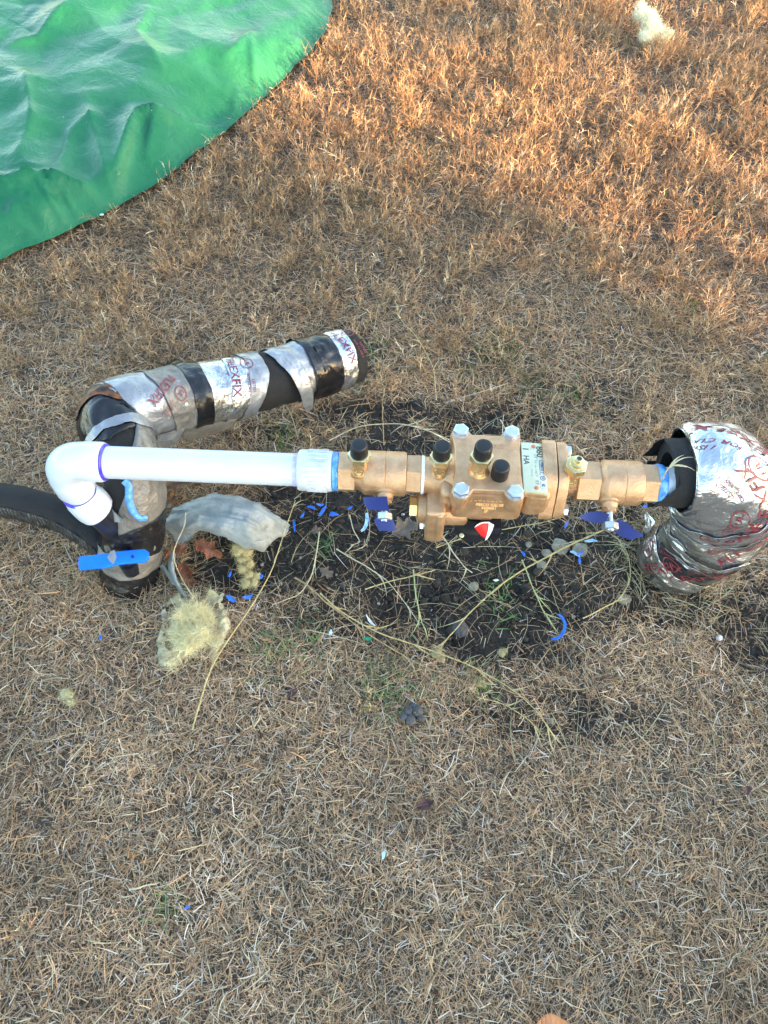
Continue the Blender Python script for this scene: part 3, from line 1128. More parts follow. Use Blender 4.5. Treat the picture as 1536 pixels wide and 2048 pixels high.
def build_device():
    root = empty('backflow_preventer', ORIGIN, YAW)
    tag(root, 'cast bronze backflow preventer with black capped test cocks and cream nameplate', 'backflow valve')
    # inlet valve (left)
    bm = build_ball_valve(root, -198, 0, -176, -164, -110, -90.5, 29.5, 28.5)
    boss(bm, -136, (0, -1, -0.30))
    v1 = obj('ball_valve', bm, M['bronze'], root)
    bm = build_ball_valve(root, 110, 0, 139, 146, 194, 214, 29.5, 28.5)
    boss(bm, 154, (0, -1, -0.30))
    v2 = obj('ball_valve', bm, M['bronze'], root)
    for v, x, s in ((v1, -136, 0), (v2, 154, 1)):
        dd = Vector((0, -1, -0.30)).normalized()
        m = X4((x * MM, 0, 0)) @ axis_rot(dd)
        bm = bmesh.new()
        lathe(bm, [(40, 4.5), (66, 4.5)], 16, m)
        hexprism(bm, 55, 64, 10.5, m, 0.8, 6, 0.3)
        obj('stem_nut', bm, M['zinc'], v)
    # handles: bent wings either side of the nut
    def blade(pts, zs):
        return [dev(a, b, z) for (a, b), z in zip(pts, zs)]
    h1a = blade([(774, 993), (778, 1022), (764, 993), (764, 1021), (736, 994), (737, 1019), (726, 995), (729, 1008)], [4, -6, 3, -7, 2, -8, 2, -6])
    h1b = blade([(752, 1034), (748, 1040), (756, 1033), (757, 1060), (778, 1034), (783, 1062), (785, 1037), (793, 1058)], [-14, -18, -14, -26, -14, -26, -16, -26])
    wing_handle(v1, -136, None, [h1a, h1b])
    h2a = blade([(1219, 1029), (1212, 1043), (1203, 1023), (1194, 1046), (1178, 1024), (1176, 1043), (1160, 1031), (1161, 1036)], [-2, -10, -4, -14, -6, -14, -8, -10])
    h2b = blade([(1237, 1038), (1222, 1056), (1252, 1045), (1242, 1074), (1268, 1058), (1262, 1079), (1286, 1068), (1285, 1074)], [-14, -20, -16, -26, -18, -26, -20, -24])
    wing_handle(v2, 154, None, [h2a, h2b])

    # main body
    bm = bmesh.new()
    lathe(bm, [(-92, 21), (-88, 24.5), (-86, 24.5), (-82, 24), (-60, 24), (-52, 29), (-46, 33)], 36, AX)
    lathe(bm, [(-58, 29), (-50, 34), (-44, 36), (64, 36), (72, 33), (96, 31), (100, 22)], 40, X4((0, 0, -6 * MM)) @ AX)
    # chamber under the cover
    ch = arc(-42, -40, 8, 180, 270, 4) + arc(32, -40, 8, 270, 360, 4) + arc(32, 40, 8, 0, 90, 4) + arc(-42, 40, 8, 90, 180, 4)
    prism(bm, ch, -24, 26, 0)
    for bx, by in ((-42, 45), (26, 45), (-42, -45), (26, -45)):
        lathe(bm, [(-4, 6), (4, 10), (20, 12), (26.5, 12)], 24, X4((bx * MM, by * MM, 0)))
    rbox(bm, (-55, -16, -10), (22, 48, 52), 9, 4)
    rbox(bm, (58, -14, -2), (34, 56, 50), 9, 4)
    # lower relief chamber
    lx = X4((0, -22 * MM, -42 * MM)) @ AX
    lathe(bm, [(-94, 16), (-92, 22), (-78, 24), (-60, 24), (-30, 23), (-27, 21), (-26, 18)], 36, lx)
    rbox(bm, (-10, -24, -30), (34, 34, 24), 4, 3)
    lathe(bm, [(94, 19), (99, 20), (112, 20)], 32, AX)
    obj('valve_body', bm, M['bronze'], root)
    # flanges
    def oval(L, W):
        pts = arc(0, L / 2 - 13, 13, 20, 160, 6) + arc(-8, 0, W / 2, 150, 210, 4) + arc(0, -L / 2 + 13, 13, 200, 340, 6) + arc(8, 0, W / 2, -30, 30, 4)
        return pts
    tilt = Vector((0, 0.8, 0.6))
    for x0, x1, yc, zc, L in ((64, 82, 0, 0, 104), (83, 96, 0, 0, 100)):
        bm = bmesh.new()
        # local: X axis of polygon -> perpendicular, Y axis -> tilt, Z -> device X
        zax = Vector((1, 0, 0))
        yax = tilt
        xax = yax.cross(zax)
        m = Matrix((xax, yax, zax)).transposed().to_4x4()
        prism(bm, oval(L, 56), x0, x1, 2.0, 3, X4((0, yc * MM, zc * MM)) @ m)
        obj('flange', bm, M['bronze'], root)
    bm = bmesh.new()
    rbox(bm, (-69.5, -36, -40), (25, 44, 70), 5, 4)
    rbox(bm, (-64, -34, -38), (9, 52, 62), 3, 3)
    obj('flange', bm, M['bronze'], root)
    tl = tilt * 38
    hex_bolt(root, 97, tl.y, tl.z, 8, 6, (1, 0, 0))
    hex_bolt(root, 97, -tl.y, -tl.z, 8, 6, (1, 0, 0))
    b = dev(846, 1047, -62)
    hex_bolt(root, -83, -38, -60, 8, 6, (-1, 0, 0))
    b = bmesh.new()
    hexprism(b, -104, -93, 15, lx, 1)
    obj('plug', b, M['brass'], root)

    # cover plate with four eared corners
    cz0, cz1 = 26.6, 34
    pts = []
    ear = 11.5
    X0, X1, Y0, Y1 = -49.5, 35.5, -44, 45
    pts += arc(-41, -47, ear, 170, 330, 8)
    pts += [(-26, Y0), (12, Y0)]
    pts += arc(25.5, -47, ear, 210, 370, 8)
    pts += [(X1 - 0.5, -20), (X1 - 0.5, 22)]
    pts += arc(25.5, 44, ear, -10, 150, 8)
    pts += [(12, Y1 - 1), (-26, Y1 - 1)]
    pts += arc(-41, 44, ear, 30, 190, 8)
    pts += [(X0 + 0.5, 22), (X0 + 0.5, -20)]
    bm = bmesh.new()
    prism(bm, pts, cz0, cz1, 1.8, 3)
    cover = obj('cover_plate', bm, M['bronze'], root)
    for bx, by, r in ((-41, 46, .2), (25.5, 46, .5), (-41, -48, .35), (25.5, -48, .1)):
        hex_bolt(root, bx, by, cz1, 10.2, 7.5, (0, 0, 1), r)
    # cocks
    test_cock(root, -170.5, -8, 20)
    test_cock(root, -67.5, -4, 18)
    test_cock(root, -18.5, -14, 35)
    test_cock(root, 101, -6, 16, cap=False, lean=(0.05, -0.05, 1))
    bm = bmesh.new()
    lathe(bm, [(33.5, 10.8), (35, 11.2), (52, 11.0), (54.6, 10.6), (55.8, 9.4), (56.2, 7.5), (56.1, 0.8)], 32, X4((7 * MM, -21 * MM, 0)))
    obj('dust_cap', bm, M['black_cap'], root)
    # nameplate
    NX0, NX1, NY0, NY1, NZ = 37.5, 66.5, -42, 35, 33.0
    tl_ = Matrix.Rotation(0.06, 4, 'Y')
    nm = X4((52 * MM, -3.5 * MM, 31.0 * MM)) @ tl_
    bm = bmesh.new()
    prism(bm, arc(12.5, 36, 2.5, 0, 90, 4) + arc(-12.5, 36, 2.5, 90, 180, 4) + arc(-12.5, -36.5, 2.5, 180, 270, 4) + arc(12.5, -36.5, 2.5, 270, 360, 4), -3, 1.2, 0.5, 2)
    plate = obj('nameplate', bm, M['plate'], root)
    plate.matrix_local = nm
    bm = bmesh.new()
    prism(bm, [(-16, -40), (16, -40), (16, 40), (-16, 40)], -10, -3.1, 1.0, 2)
    pad = obj('plate_seat', bm, M['bronze'], root)
    pad.matrix_local = nm
    # lettering: reads from back to front, tops of letters to the right
    def letters(items, mat):
        bm = bmesh.new()
        for s, x, y, size, sp, bo in items:
            if s == 'O':
                me = ring_mesh(size * MM * 0.72, size * MM)
            else:
                me = text_mesh(s, size * MM, 0, sp, bo * MM)
            append_mesh(bm, me, X4((x * MM, y * MM, 1.32 * MM)) @ Matrix.Rotation(-PI / 2, 4, 'Z'))
            bpy.data.meshes.remove(me)
        o = obj('lettering', bm, mat, plate, 0)
        return o
    letters([('860', 8.3, 24.5, 12.5, 0.95, 0.12), ('1', -9.8, 27.5, 10.5, 1, 0.25), ('HA', -9.8, 10.0, 10.5, 1.0, 0.12)], M['ink'])
    letters([('175', 2.0, 17.5, 5.0, 1, 0), ('PSI', 2.0, 8, 4.2, 1, 0), ('MAX', 1.8, 0.5, 2.4, 1, 0), ('140°F', 2.0, -9.5, 5.2, 1, 0), ('RP', 2.0, -24.5, 6.4, 1, 0.05), ('MODEL', 12.2, 25, 2.2, 1, 0),
             ('SIZE', -3.0, 29, 2.0, 1, 0), ('PRESSURE', 4.5, 14, 1.8, 1, 0), ('SERIAL NO.', -3.6, -10, 2.4, 1, 0), ('TYPE', 6.3, -24.5, 2, 1, 0), ('1013', 6.0, -31, 2.0, 1, 0)], M['ink_grey'])
    letters([('FEBCO', 10.0, 1.0, 4.6, 0.95, 0.15), ('H', 10.0, -17.2, 4.0, 1, 0.2), ('O', 10.0, -17.2, 3.6, 1, 0), ('C', 10.0, -28.0, 5.5, 1, 0.3), ('SA', 9.6, -28.6, 2.6, 1, 0.1), ('O', 6.8, -11.4, 1.3, 1, 0), ('c', 8.6, -33.6, 2.6, 1, 0.1)], M['ink_blue'])
    bm = bmesh.new()
    for y0, y1, x0, x1 in ((10.5, 10.0, 7.0, 13.2), (-8.5, -9.0, 7.0, 13.2), (10.5, -8.5, 13.0, 13.5), (10.5, -8.5, 6.8, 7.3)):
        rbox(bm, ((x0 + x1) / 2, (y0 + y1) / 2, 1.33), (abs(x1 - x0) + .2, abs(y1 - y0) + .2, 0.1), 0)
    obj('logo_frame', bm, M['ink_blue'], plate, 0)
    for y in (32.5, -33.0):
        bm = bmesh.new()
        lathe(bm, [(1.0, 3.0), (1.9, 2.8), (2.5, 1.8), (2.6, 0.5)], 18, X4((1.0 * MM, y * MM, 0)))
        obj('rivet', bm, M['rivet'], plate)
    # raised casting marks
    def raised(s, x, y, z, size, rot, parent, ex=0.5, bo=0.1):
        me = text_mesh(s, size * MM, ex * MM, 1.1, bo * MM)
        o = link('cast_lettering', me, M['bronze_machined'], parent, 0)
        o.matrix_local = X4((x * MM, y * MM, z * MM)) @ rot
    raised('230', 8, 26, cz1 + 0.1, 9, Matrix.Rotation(PI, 4, 'Z'), cover)
    raised('L', -134, -14, 25.6, 9, Matrix.Rotation(0.52, 4, 'X'), v1)
    fr = Matrix.Rotation(math.radians(62), 4, 'X')
    raised('FEBCO VALVE', -3, -48.4, 8.0, 5.2, fr, root, 0.8, 0.25)
    raised('8600001', -3, -48.6, 1.2, 5.0, fr, root, 0.8, 0.25)
    raised('2F', -6, -48.6, -6, 5.0, fr, root, 0.8, 0.25)
    bm = bmesh.new()
    for i in range(9):
        rbox(bm, (-27 + i * 5.3, -48.4, 15.5 + (i % 3) * .4), (2.5 + (i * 7 % 3), 1.4, 1.3), 0.3, 1)
    obj('cast_marks', bm, M['bronze_machined'], root)
    # relief vent (black) under the body
    bm = bmesh.new()
    lathe(bm, [(-20, 22), (-18, 25), (-8, 25), (0, 22), (6, 18), (22, 16)], 36, X4((-14 * MM, -14 * MM, -84 * MM)))
    rbox(bm, (8, -36, -62), (26, 26, 26), 3, 2)
    rbox(bm, (-2, -36, -60), (8, 30, 20), 2, 2)
    obj('relief_vent', bm, M['black_plastic'], root)
    hx = hex_bolt(root, -31, -44, -76, 3.2, 3, (0, -0.5, 0.8))
    hx.data.materials[0] = M['brass']
    # sealing rings between threads
    bm = bmesh.new()
    lathe(bm, [(-91, 22), (-90.2, 25.2), (-88.5, 25.8), (-87.2, 24.8), (-86.6, 25.5), (-85.8, 22)], 40, AX)
    obj('thread_tape', bm, M['ptfe'], root)
    return root


device = build_device()


def sweep(bm, pts, rad, n=36, seg=1, cap=True):
    """tube along pts (metres) with radius list"""
    pts = [Vector(p) for p in pts]
    rings = []
    up = None
    for i, p in enumerate(pts):
        t = (pts[min(i + 1, len(pts) - 1)] - pts[max(i - 1, 0)]).normalized()
        if up is None:
            up = t.orthogonal().normalized()
        up = (up - t * up.dot(t)).normalized()
        s = t.cross(up)
        r = rad[i] if hasattr(rad, '__len__') else rad
        rings.append([bm.verts.new(p + (up * math.cos(2 * PI * k / n) + s * math.sin(2 * PI * k / n)) * r) for k in range(n)])
    for a, b in zip(rings, rings[1:]):
        for k in range(n):
            bm.faces.new((a[k], a[(k + 1) % n], b[(k + 1) % n], b[k]))
    if cap:
        bm.faces.new(rings[0][::-1])
        bm.faces.new(rings[-1])
    return rings


def build_pvc():
    root = empty('pvc_pipe', ORIGIN, YAW)
    tag(root, 'white PVC pipe with elbow at its left end, feeding the bronze valve', 'pipe')
    R = 21.8
    bm = bmesh.new()
    lathe(bm, [(-520, R), (-240, R)], 48, AX)
    obj('pipe', bm, M['pvc'], root)
    # coupling with ribs
    bm = bmesh.new()
    prof = [(-252, 24), (-251, 26.5), (-249, 27.3), (-236, 27.3)]
    x = -236
    lathe(bm, prof + [(-215, 27.3), (-208, 26.8), (-206.5, 25.5)], 48, AX)
    for k in range(26):
        a = 2 * PI * k / 26
        rbox(bm, (0, 0, 0), (26, 2.0, 1.6), 0.4, 1, X4((-226 * MM, 0, 0)) @ Matrix.Rotation(a, 4, 'X') @ X4((0, 0, 27.6 * MM)))
    obj('coupling', bm, M['pvc_dirty'], root)
    bm = bmesh.new()
    lathe(bm, [(-207, 24), (-205.5, 26.6), (-202, 25.2), (-199.5, 26.2), (-197.4, 24)], 40, AX)
    obj('thread_sealant', bm, M['blue_paste'], root)
    bm = bmesh.new()
    lathe(bm, [(-258, R + .1), (-253, R + 0.5), (-250, R + .6)], 48, AX)
    obj('primer_stain', bm, M['primer_faint'], root)
    # elbow
    XC = -571.0
    bm = bmesh.new()
    RE, rc = 26.0, 30.0
    pts, rad = [], []
    for x_ in (-509.5, -510.5, -514, XC + rc + 4):
        pts.append((x_ * MM, 0, 0))
    rad += [23.2, 25.6, 27.0, 27.0]
    for k in range(0, 13):
        a = PI / 2 * k / 12
        pts.append(((XC + rc - rc * math.sin(a)) * MM, 0, (-rc + rc * math.cos(a)) * MM))
        rad.append(26.0 + 0.6 * math.sin(2 * a))
    for z_ in (-34, -62, -66, -67):
        pts.append((XC * MM, 0, z_ * MM))
    rad += [27.0, 27.0, 25.6, 23.2]
    sweep(bm, pts, [r * MM for r in rad], 48)
    obj('elbow', bm, M['pvc'], root)
    bm = bmesh.new()
    lathe(bm, [(-511.2, 22), (-510.6, 24.6), (-508.6, 25.0), (-506.8, 23.4), (-506.2, R - 1)], 48, AX)
    obj('primer_ring', bm, M['primer'], root)
    # street fitting below, turning right and down
    Z0 = -66
    bm = bmesh.new()
    pts = [(XC, 0, Z0 + 4), (XC, 0, Z0 - 11), (XC + .5, 0, Z0 - 12), (XC + 2, -1, Z0 - 22), (XC + 6, -1, Z0 - 32), (XC + 10, -2, Z0 - 42), (XC + 13, -2, Z0 - 50), (XC + 14, -2, Z0 - 51.5)]
    rad = [21.8, 21.8, 24.5, 26.5, 28, 28, 26.5, 23]
    sweep(bm, [Vector(p) * MM for p in pts], [r * MM for r in rad], 48)
    pts = [(XC + 12, -2, Z0 - 46), (XC + 20, -2, Z0 - 80), (XC + 40, 4, -262)]
    obj('street_elbow', bm, M['pvc'], root)
    bm = bmesh.new()
    sweep(bm, [Vector(p) * MM for p in pts], 21 * MM, 32)
    obj('riser', bm, M['black_plastic'], root)
    bm = bmesh.new()
    lathe(bm, [(Z0 - 14, 22), (Z0 - 13, 25.2), (Z0 - 10.5, 24.6), (Z0 - 9, 21)], 48, X4((XC * MM, 0, 0)))
    obj('primer_ring', bm, M['primer'], root)
    return root


build_pvc()


# ------------------------------------------------------------------ wrapped insulation: surfaces given by (u along, v round)
class Tube:
    def __init__(s, pts, rad, lump=0.004, lscale=14, seed=0.0, res=160, wr=0.0):
        pts = np.array(pts, float)
        rad = np.array(rad, float)
        # catmull-rom resample
        n = len(pts)
        t = np.linspace(0, n - 1, res)
        i = np.clip(np.floor(t).astype(int), 0, n - 2)
        f = (t - i)[:, None]
        g = lambda k: pts[np.clip(k, 0, n - 1)]
        p0, p1, p2, p3 = g(i - 1), g(i), g(i + 1), g(i + 2)
        C = 0.5 * ((2 * p1) + (-p0 + p2) * f + (2 * p0 - 5 * p1 + 4 * p2 - p3) * f ** 2 + (-p0 + 3 * p1 - 3 * p2 + p3) * f ** 3)
        R = np.interp(t, np.arange(n), rad)
        # arc-length parametrise
        L = np.r_[0, np.cumsum(np.linalg.norm(np.diff(C, axis=0), axis=1))]
        s.len = L[-1]
        uu = np.linspace(0, L[-1], res)
        C = np.stack([np.interp(uu, L, C[:, k]) for k in range(3)], -1)
        for _ in range(4):
            C[1:-1] = (C[:-2] + 2 * C[1:-1] + C[2:]) / 4
        s.C = C
        s.R = np.interp(uu, L, R)
        T = np.gradient(C, axis=0)
        T /= np.linalg.norm(T, axis=1, keepdims=True)
        ref = np.array([0, -0.6, 0.8])
        N = ref[None] - T * (T @ ref)[:, None]
        N /= np.linalg.norm(N, axis=1, keepdims=True)
        s.T, s.N, s.B = T, N, np.cross(T, N)
        s.u = np.linspace(0, 1, res)
        s.lump, s.ls, s.seed, s.wr = lump, lscale, seed, wr

    def ev(s, u, v, off=0.0):
        """u 0..1, v degrees (0 faces the camera side), off metres outwards"""
        u, v = np.broadcast_arrays(np.asarray(u, float), np.asarray(v, float))
        uc = np.clip(u, 0, 1)
        g = lambda A: np.stack([np.interp(uc, s.u, A[:, k]) for k in range(3)], -1)
        C, N, B, T = g(s.C), g(s.N), g(s.B), g(s.T)
        r = np.interp(uc, s.u, s.R)
        a = np.radians(v)
        d = N * np.cos(a)[..., None] + B * np.sin(a)[..., None]
        p = C + d * r[..., None]
        l = s.lump * fbm(p * s.ls + s.seed, 3)
        if s.wr:
            l = l + s.wr * (1 - 2.4 * np.abs(fbm(p * np.array([34, 34, 34.]) + s.seed + 5, 2))) + s.wr * .5 * (1 - 2.4 * np.abs(fbm(p * 90 + s.seed + 9, 2)))
        p = p + d * (l + off)[..., None] if np.ndim(l + off) else p + d * (l + off)
        ext = (u - uc) * s.len
        return p + T * ext[..., None]

    def shell(s, name, mat, parent, u0=0.0, u1=1.0, off=0.0, nu=120, nv=96, hollow=0.0, capend=True):
        U = np.linspace(u0, u1, nu)
        Vv = np.linspace(0, 360, nv, endpoint=False)
        G = s.ev(U[:, None], Vv[None, :], off)
        verts = [G.reshape(-1, 3)]
        idx = np.arange(nu * nv).reshape(nu, nv)
        nx = np.roll(idx, -1, axis=1)
        q = [np.stack([idx[:-1], nx[:-1], nx[1:], idx[1:]], -1).reshape(-1, 4)]
        tot = nu * nv
        if hollow > 0:
            # thick wall: inner surface and end rims
            U2 = U
            cen = np.stack([np.interp(np.clip(U2, 0, 1), s.u, s.C[:, k]) for k in range(3)], -1)
            r = np.interp(np.clip(U2, 0, 1), s.u, s.R)
            Gi = cen[:, None, :] + (G - cen[:, None, :]) * ((r - hollow) / r)[:, None, None]
            verts.append(Gi.reshape(-1, 3))
            i2 = idx + tot
            n2_ = np.roll(i2, -1, axis=1)
            q.append(np.stack([i2[:-1], i2[1:], n2_[1:], n2_[:-1]], -1).reshape(-1, 4))
            for e, fl in ((0, 1), (-1, 0)):
                a = np.stack([idx[e], nx[e], n2_[e], i2[e]], -1)
                q.append(a[:, ::-1] if fl else a)
        Q = np.concatenate(q).reshape(-1)
        me = fast_mesh(name, np.concatenate(verts), Q, np.arange(0, len(Q), 4))
        me.polygons.foreach_set('use_smooth', np.ones(len(me.polygons), bool))
        return link(name, me, mat, parent, 50)

    def band(s, name, mat, parent, v, ua, ub, off=0.0015, jag=0.0, nv=90, nu=24, lift=0.0, liftpow=3, seed=0.0, smooth=50, liftu=0.0):
        """strip between u=ua(v) and u=ub(v), v list of control angles; edges curl up by lift at the v end"""
        vv = np.linspace(v[0], v[-1], nv)
        a = np.interp(vv, v, ua)
        b = np.interp(vv, v, ub)
        if jag:
            jn = lambda q: vnoise(np.stack([vv * 0.045, vv * 0 + q, vv * 0], -1)) + .22 * vnoise(np.stack([vv * 0.4, vv * 0 + q, vv * 0], -1))
            a = a + jag * jn(seed + .5)
            b = b + jag * jn(seed + 9.5)
        k = np.linspace(0, 1, nu)
        U = a[:, None] * (1 - k) + b[:, None] * k
        VV = np.repeat(vv[:, None], nu, 1)
        t = (vv - vv[0]) / (vv[-1] - vv[0])
        o = off + lift * (t ** liftpow)[:, None] + 0 * U + liftu * (np.abs(k - 0.5) * 2)[None] ** 4
        rag = 0.0012 * vnoise(np.stack([U * 60, VV * 0.09, U * 0 + seed], -1))
        G = s.ev(U, VV, o + np.maximum(rag, -off * .6))
        n, m = U.shape
        idx = np.arange(n * m).reshape(n, m)
        q = np.stack([idx[:-1, :-1], idx[1:, :-1], idx[1:, 1:], idx[:-1, 1:]], -1).reshape(-1)
        me = fast_mesh(name, G.reshape(-1, 3), q, np.arange(0, len(q), 4))
        me.polygons.foreach_set('use_smooth', np.ones(len(me.polygons), bool))
        ob = link(name, me, mat, parent, smooth)
        md = ob.modifiers.new('thickness', 'SOLIDIFY')
        md.thickness = 0.0005
        md.offset = -1
        return ob

    def print_on(s, items, mat, parent, off=0.0035):
        w0, s.wr = s.wr, 0.0
        try:
            return s._print_on(items, mat, parent, off)
        finally:
            s.wr = w0

    def _print_on(s, items, mat, parent, off=0.0035):
        """items: (text, u, v, size m, rotation deg) printed on the surface"""
        bm = bmesh.new()
        if len(items) > 5:
            for i in range(0, len(items), 5):
                s.print_on(items[i:i + 5], mat, parent, off)
            bm.free()
            return
        for txt, u, v, size, rot in items:
            if txt == 'O':
                me = ring_mesh(size * 0.86, size)
            else:
                me = text_mesh(txt, size, 0, 1.0, size * 0.012)
            n = len(me.vertices)
            co = np.zeros(n * 3)
            me.vertices.foreach_get('co', co)
            co = co.reshape(-1, 3)
            c, sn = math.cos(math.radians(rot)), math.sin(math.radians(rot))
            a = co[:, 0] * c - co[:, 1] * sn
            b = co[:, 0] * sn + co[:, 1] * c
            r = np.interp(u, s.u, s.R)
            G = s.ev(u + a / s.len, v - np.degrees(b / r), off)
            me.vertices.foreach_set('co', G.ravel())
            append_mesh(bm, me)
            bpy.data.meshes.remove(me)
        me = bpy.data.meshes.new('printed_lettering')
        bm.to_mesh(me)
        bm.free()
        return link('printed_lettering', me, mat, parent, 0)


def W(*a):
    return [P(*p) for p in a]


def flexfix(u, v, size, rot, ul=True):
    """the printed pattern of the tape"""
    c, s = math.cos(math.radians(rot)), math.sin(math.radians(rot))
    def at(dx, dy, tube_len, r):
        return u + (dx * c - dy * s) / tube_len, v + math.degrees((dx * s + dy * c) / r)
    return c, s, at


def pattern(tube, spots, size):
    out = []
    for u, v, rot in spots:
        r = float(np.interp(u, tube.u, tube.R))
        c, s = math.cos(math.radians(rot)), math.sin(math.radians(rot))
        def at(dx, dy):
            return u + (dx * c - dy * s) / tube.len, v - math.degrees((dx * s + dy * c) / r)
        for t, dx, dy, k in (('FLEXFIX', 0, 0, 1.0), ('UL', -size * 1.0, size * 1.35, 0.55), ('O', -size * 1.0, size * 1.35, 0.60), ('LISTED', size * 1.0, size * 1.5, 0.32), ('FOR CLASS 1', size * 0.9, size * 1.1, 0.3)):
            uu, vv = at(dx, dy)
            out.append((t, uu, vv, size * k, rot))
    return out


# loose sleeve: rises by the pipe, bends and lies to the right
def build_sleeve():
    root = empty('insulation_sleeve', (0, 0, 0))
    pts = W((262, 1150, 0.0), (262, 1085, .06), (266, 1010, .125), (266, 945, .170), (245, 888, .20), (228, 845, .205), (268, 818, .20), (360, 797, .175), (470, 776, .15), (590, 745, .12), (702, 712, .095))
    loc = Vector(pts[0])
    tag(root, 'black foam insulation sleeve bound in grey and black tape, bent beside white elbow', 'pipe insulation')
    T = Tube(pts, [.042, .043, .043, .043, .046, .049, .050, .047, .047, .048, .047], 0.008, 12, 3.0, 220, 0.0011)
    T.shell('foam_core', M['foam'], root, 0, 1.005, 0, 200, 90, hollow=0.016)
    # v: measured on the tube; 0 faces up and towards the camera
    lenu = lambda px, py: None
    ua = lambda *x: list(x)
    full = [-190, -90, 0, 90, 170]
    K = (root,)
    # riser part
    T.band('grey_tape', M['grey_tape_dull'], root, [-25, 20, 60, 110, 175], ua(.115, .10, .10, .12, .13), ua(.13, .30, .34, .36, .36), 0.003, 0.004, seed=1)
    T.band('black_tape', M['black_tape'], root, full, ua(.075, .08, .08, .09, .085), ua(.15, .15, .145, .16, .16), 0.0045, 0.003, seed=2)
    T.band('grey_tape', M['grey_tape_dull'], root, full, ua(.045, .05, .035, .05, .05), ua(.09, .09, .10, .10, .095), 0.0056, 0.003, seed=3)
    T.band('black_tape', M['black_tape'], root, full, ua(-.02, -.02, -.02, -.02, -.02), ua(.055, .055, .052, .06, .06), 0.003, 0.003, seed=4)
    T.band('torn_strip', M['grey_tape'], root, [-38, -18, 6], ua(.19, .185, .195), ua(.205, .215, .20), 0.005, 0.003, seed=31, lift=.006)
    T.band('black_tape', M['black_tape'], root, [-60, 0, 60, 100], ua(.135, .14, .15, .17), ua(.155, .16, .19, .20), 0.0052, 0.004, seed=32)
    # bend
    T.band('black_tape', M['black_tape'], root, full, ua(.33, .33, .33, .33, .33), ua(.42, .415, .42, .43, .43), 0.0022, 0.004, seed=5)
    T.band('rusty_tape', M['rust'], root, [-85, -60, -30, 0], ua(.385, .38, .385, .40), ua(.40, .412, .412, .41), 0.0042, 0.003, seed=6)
    T.band('grey_tape', M['grey_tape'], root, full, ua(.405, .40, .41, .42, .42), ua(.56, .57, .57, .56, .56), 0.004, 0.004, seed=7)
    T.band('grey_tape', M['grey_tape_dull'], root, [-120, -40, 20, 70, 120], ua(.47, .475, .49, .51, .52), ua(.545, .55, .555, .55, .545), 0.0052, 0.003, seed=27, liftu=0.001)
    T.band('grey_tape', M['grey_tape'], root, full, ua(.335, .335, .34, .33, .33), ua(.35, .352, .35, .345, .345), 0.0045, 0.002, seed=8)
    T.band('black_tape', M['black_tape'], root, full, ua(.55, .55, .555, .565, .57), ua(.59, .595, .60, .605, .61), 0.0066, 0.002, seed=9)
    T.band('foil_tape', M['foil_dirty'], root, full, ua(.585, .585, .59, .60, .60), ua(.70, .71, .70, .68, .68), 0.0042, 0.005, seed=10)
    T.band('foil_strip', M['foil'], root, [-120, -50, 20, 80, 110], ua(.655, .655, .645, .635, .63), ua(.68, .675, .66, .655, .65), 0.0054, 0.004, seed=19)
    T.band('grey_tape', M['grey_tape'], root, [-170, -60, 0, 60, 120], ua(.70, .70, .69, .67, .67), ua(.745, .745, .735, .70, .70), 0.0058, 0.003, seed=11)
    # flap on the bare foam, then wrap to the end
    T.band('grey_tape', M['grey_tape'], root, full, ua(.765, .765, .80, .83, .83), ua(.87, .87, .87, .87, .87), 0.003, 0.003, seed=13)
    T.band('loose_flap', M['grey_tape'], root, [-55, -20, 15, 55, 95], ua(.755, .765, .785, .805, .83), ua(.79, .82, .83, .84, .85), 0.005, 0.002, seed=12, lift=0.016)
    T.band('black_tape', M['black_tape'], root, full, ua(.85, .85, .853, .857, .857), ua(.932, .932, .932, .932, .932), 0.0066, 0.001, seed=14)
    T.band('black_tape', M['black_tape'], root, [-30, 0, 25], ua(.875, .878, .882), ua(.888, .892, .893), 0.0078, 0.001, seed=24)
    T.band('foil_tape', M['foil'], root, full, ua(.925, .925, .925, .925, .925), ua(.985, .985, .978, .965, .96), 0.0045, 0.004, seed=15)
    T.print_on(pattern(T, [(.485, -10, 215), (.66, -15, -100), (.955, -15, -80)], 0.018), M['ink_red'], root, 0.0075)
    # loose strips hanging under the horizontal run
    T.band('torn_strip', M['grey_tape'], root, [70, 92, 112], ua(.45, .46, .475), ua(.53, .52, .50), 0.006, 0.006, seed=16, lift=0.02, liftpow=1.5)
    T.band('torn_strip', M['grey_tape_dull'], root, [80, 98, 112], ua(.52, .53, .55), ua(.66, .65, .60), 0.006, 0.006, seed=17, lift=0.018, liftpow=1.5)
    # squiggle of blue sealant on the grey tape
    import itertools
    pl = [(.268, 2), (.26, 10), (.235, 12), (.215, 20), (.20, 32), (.198, 46)]
    bm = bmesh.new()
    pp = []
    for (a, b), (c, d) in zip(pl, pl[1:]):
        for k in range(6):
            f = k / 6
            pp.append(T.ev(a + (c - a) * f, b + (d - b) * f, 0.004))
    sweep(bm, pp, [0.0055 if i < 20 else 0.0045 for i in range(len(pp))], 12)
    obj('blue_sealant', bm, M['blue_paste'], root)
    return T


sleeve = build_sleeve()


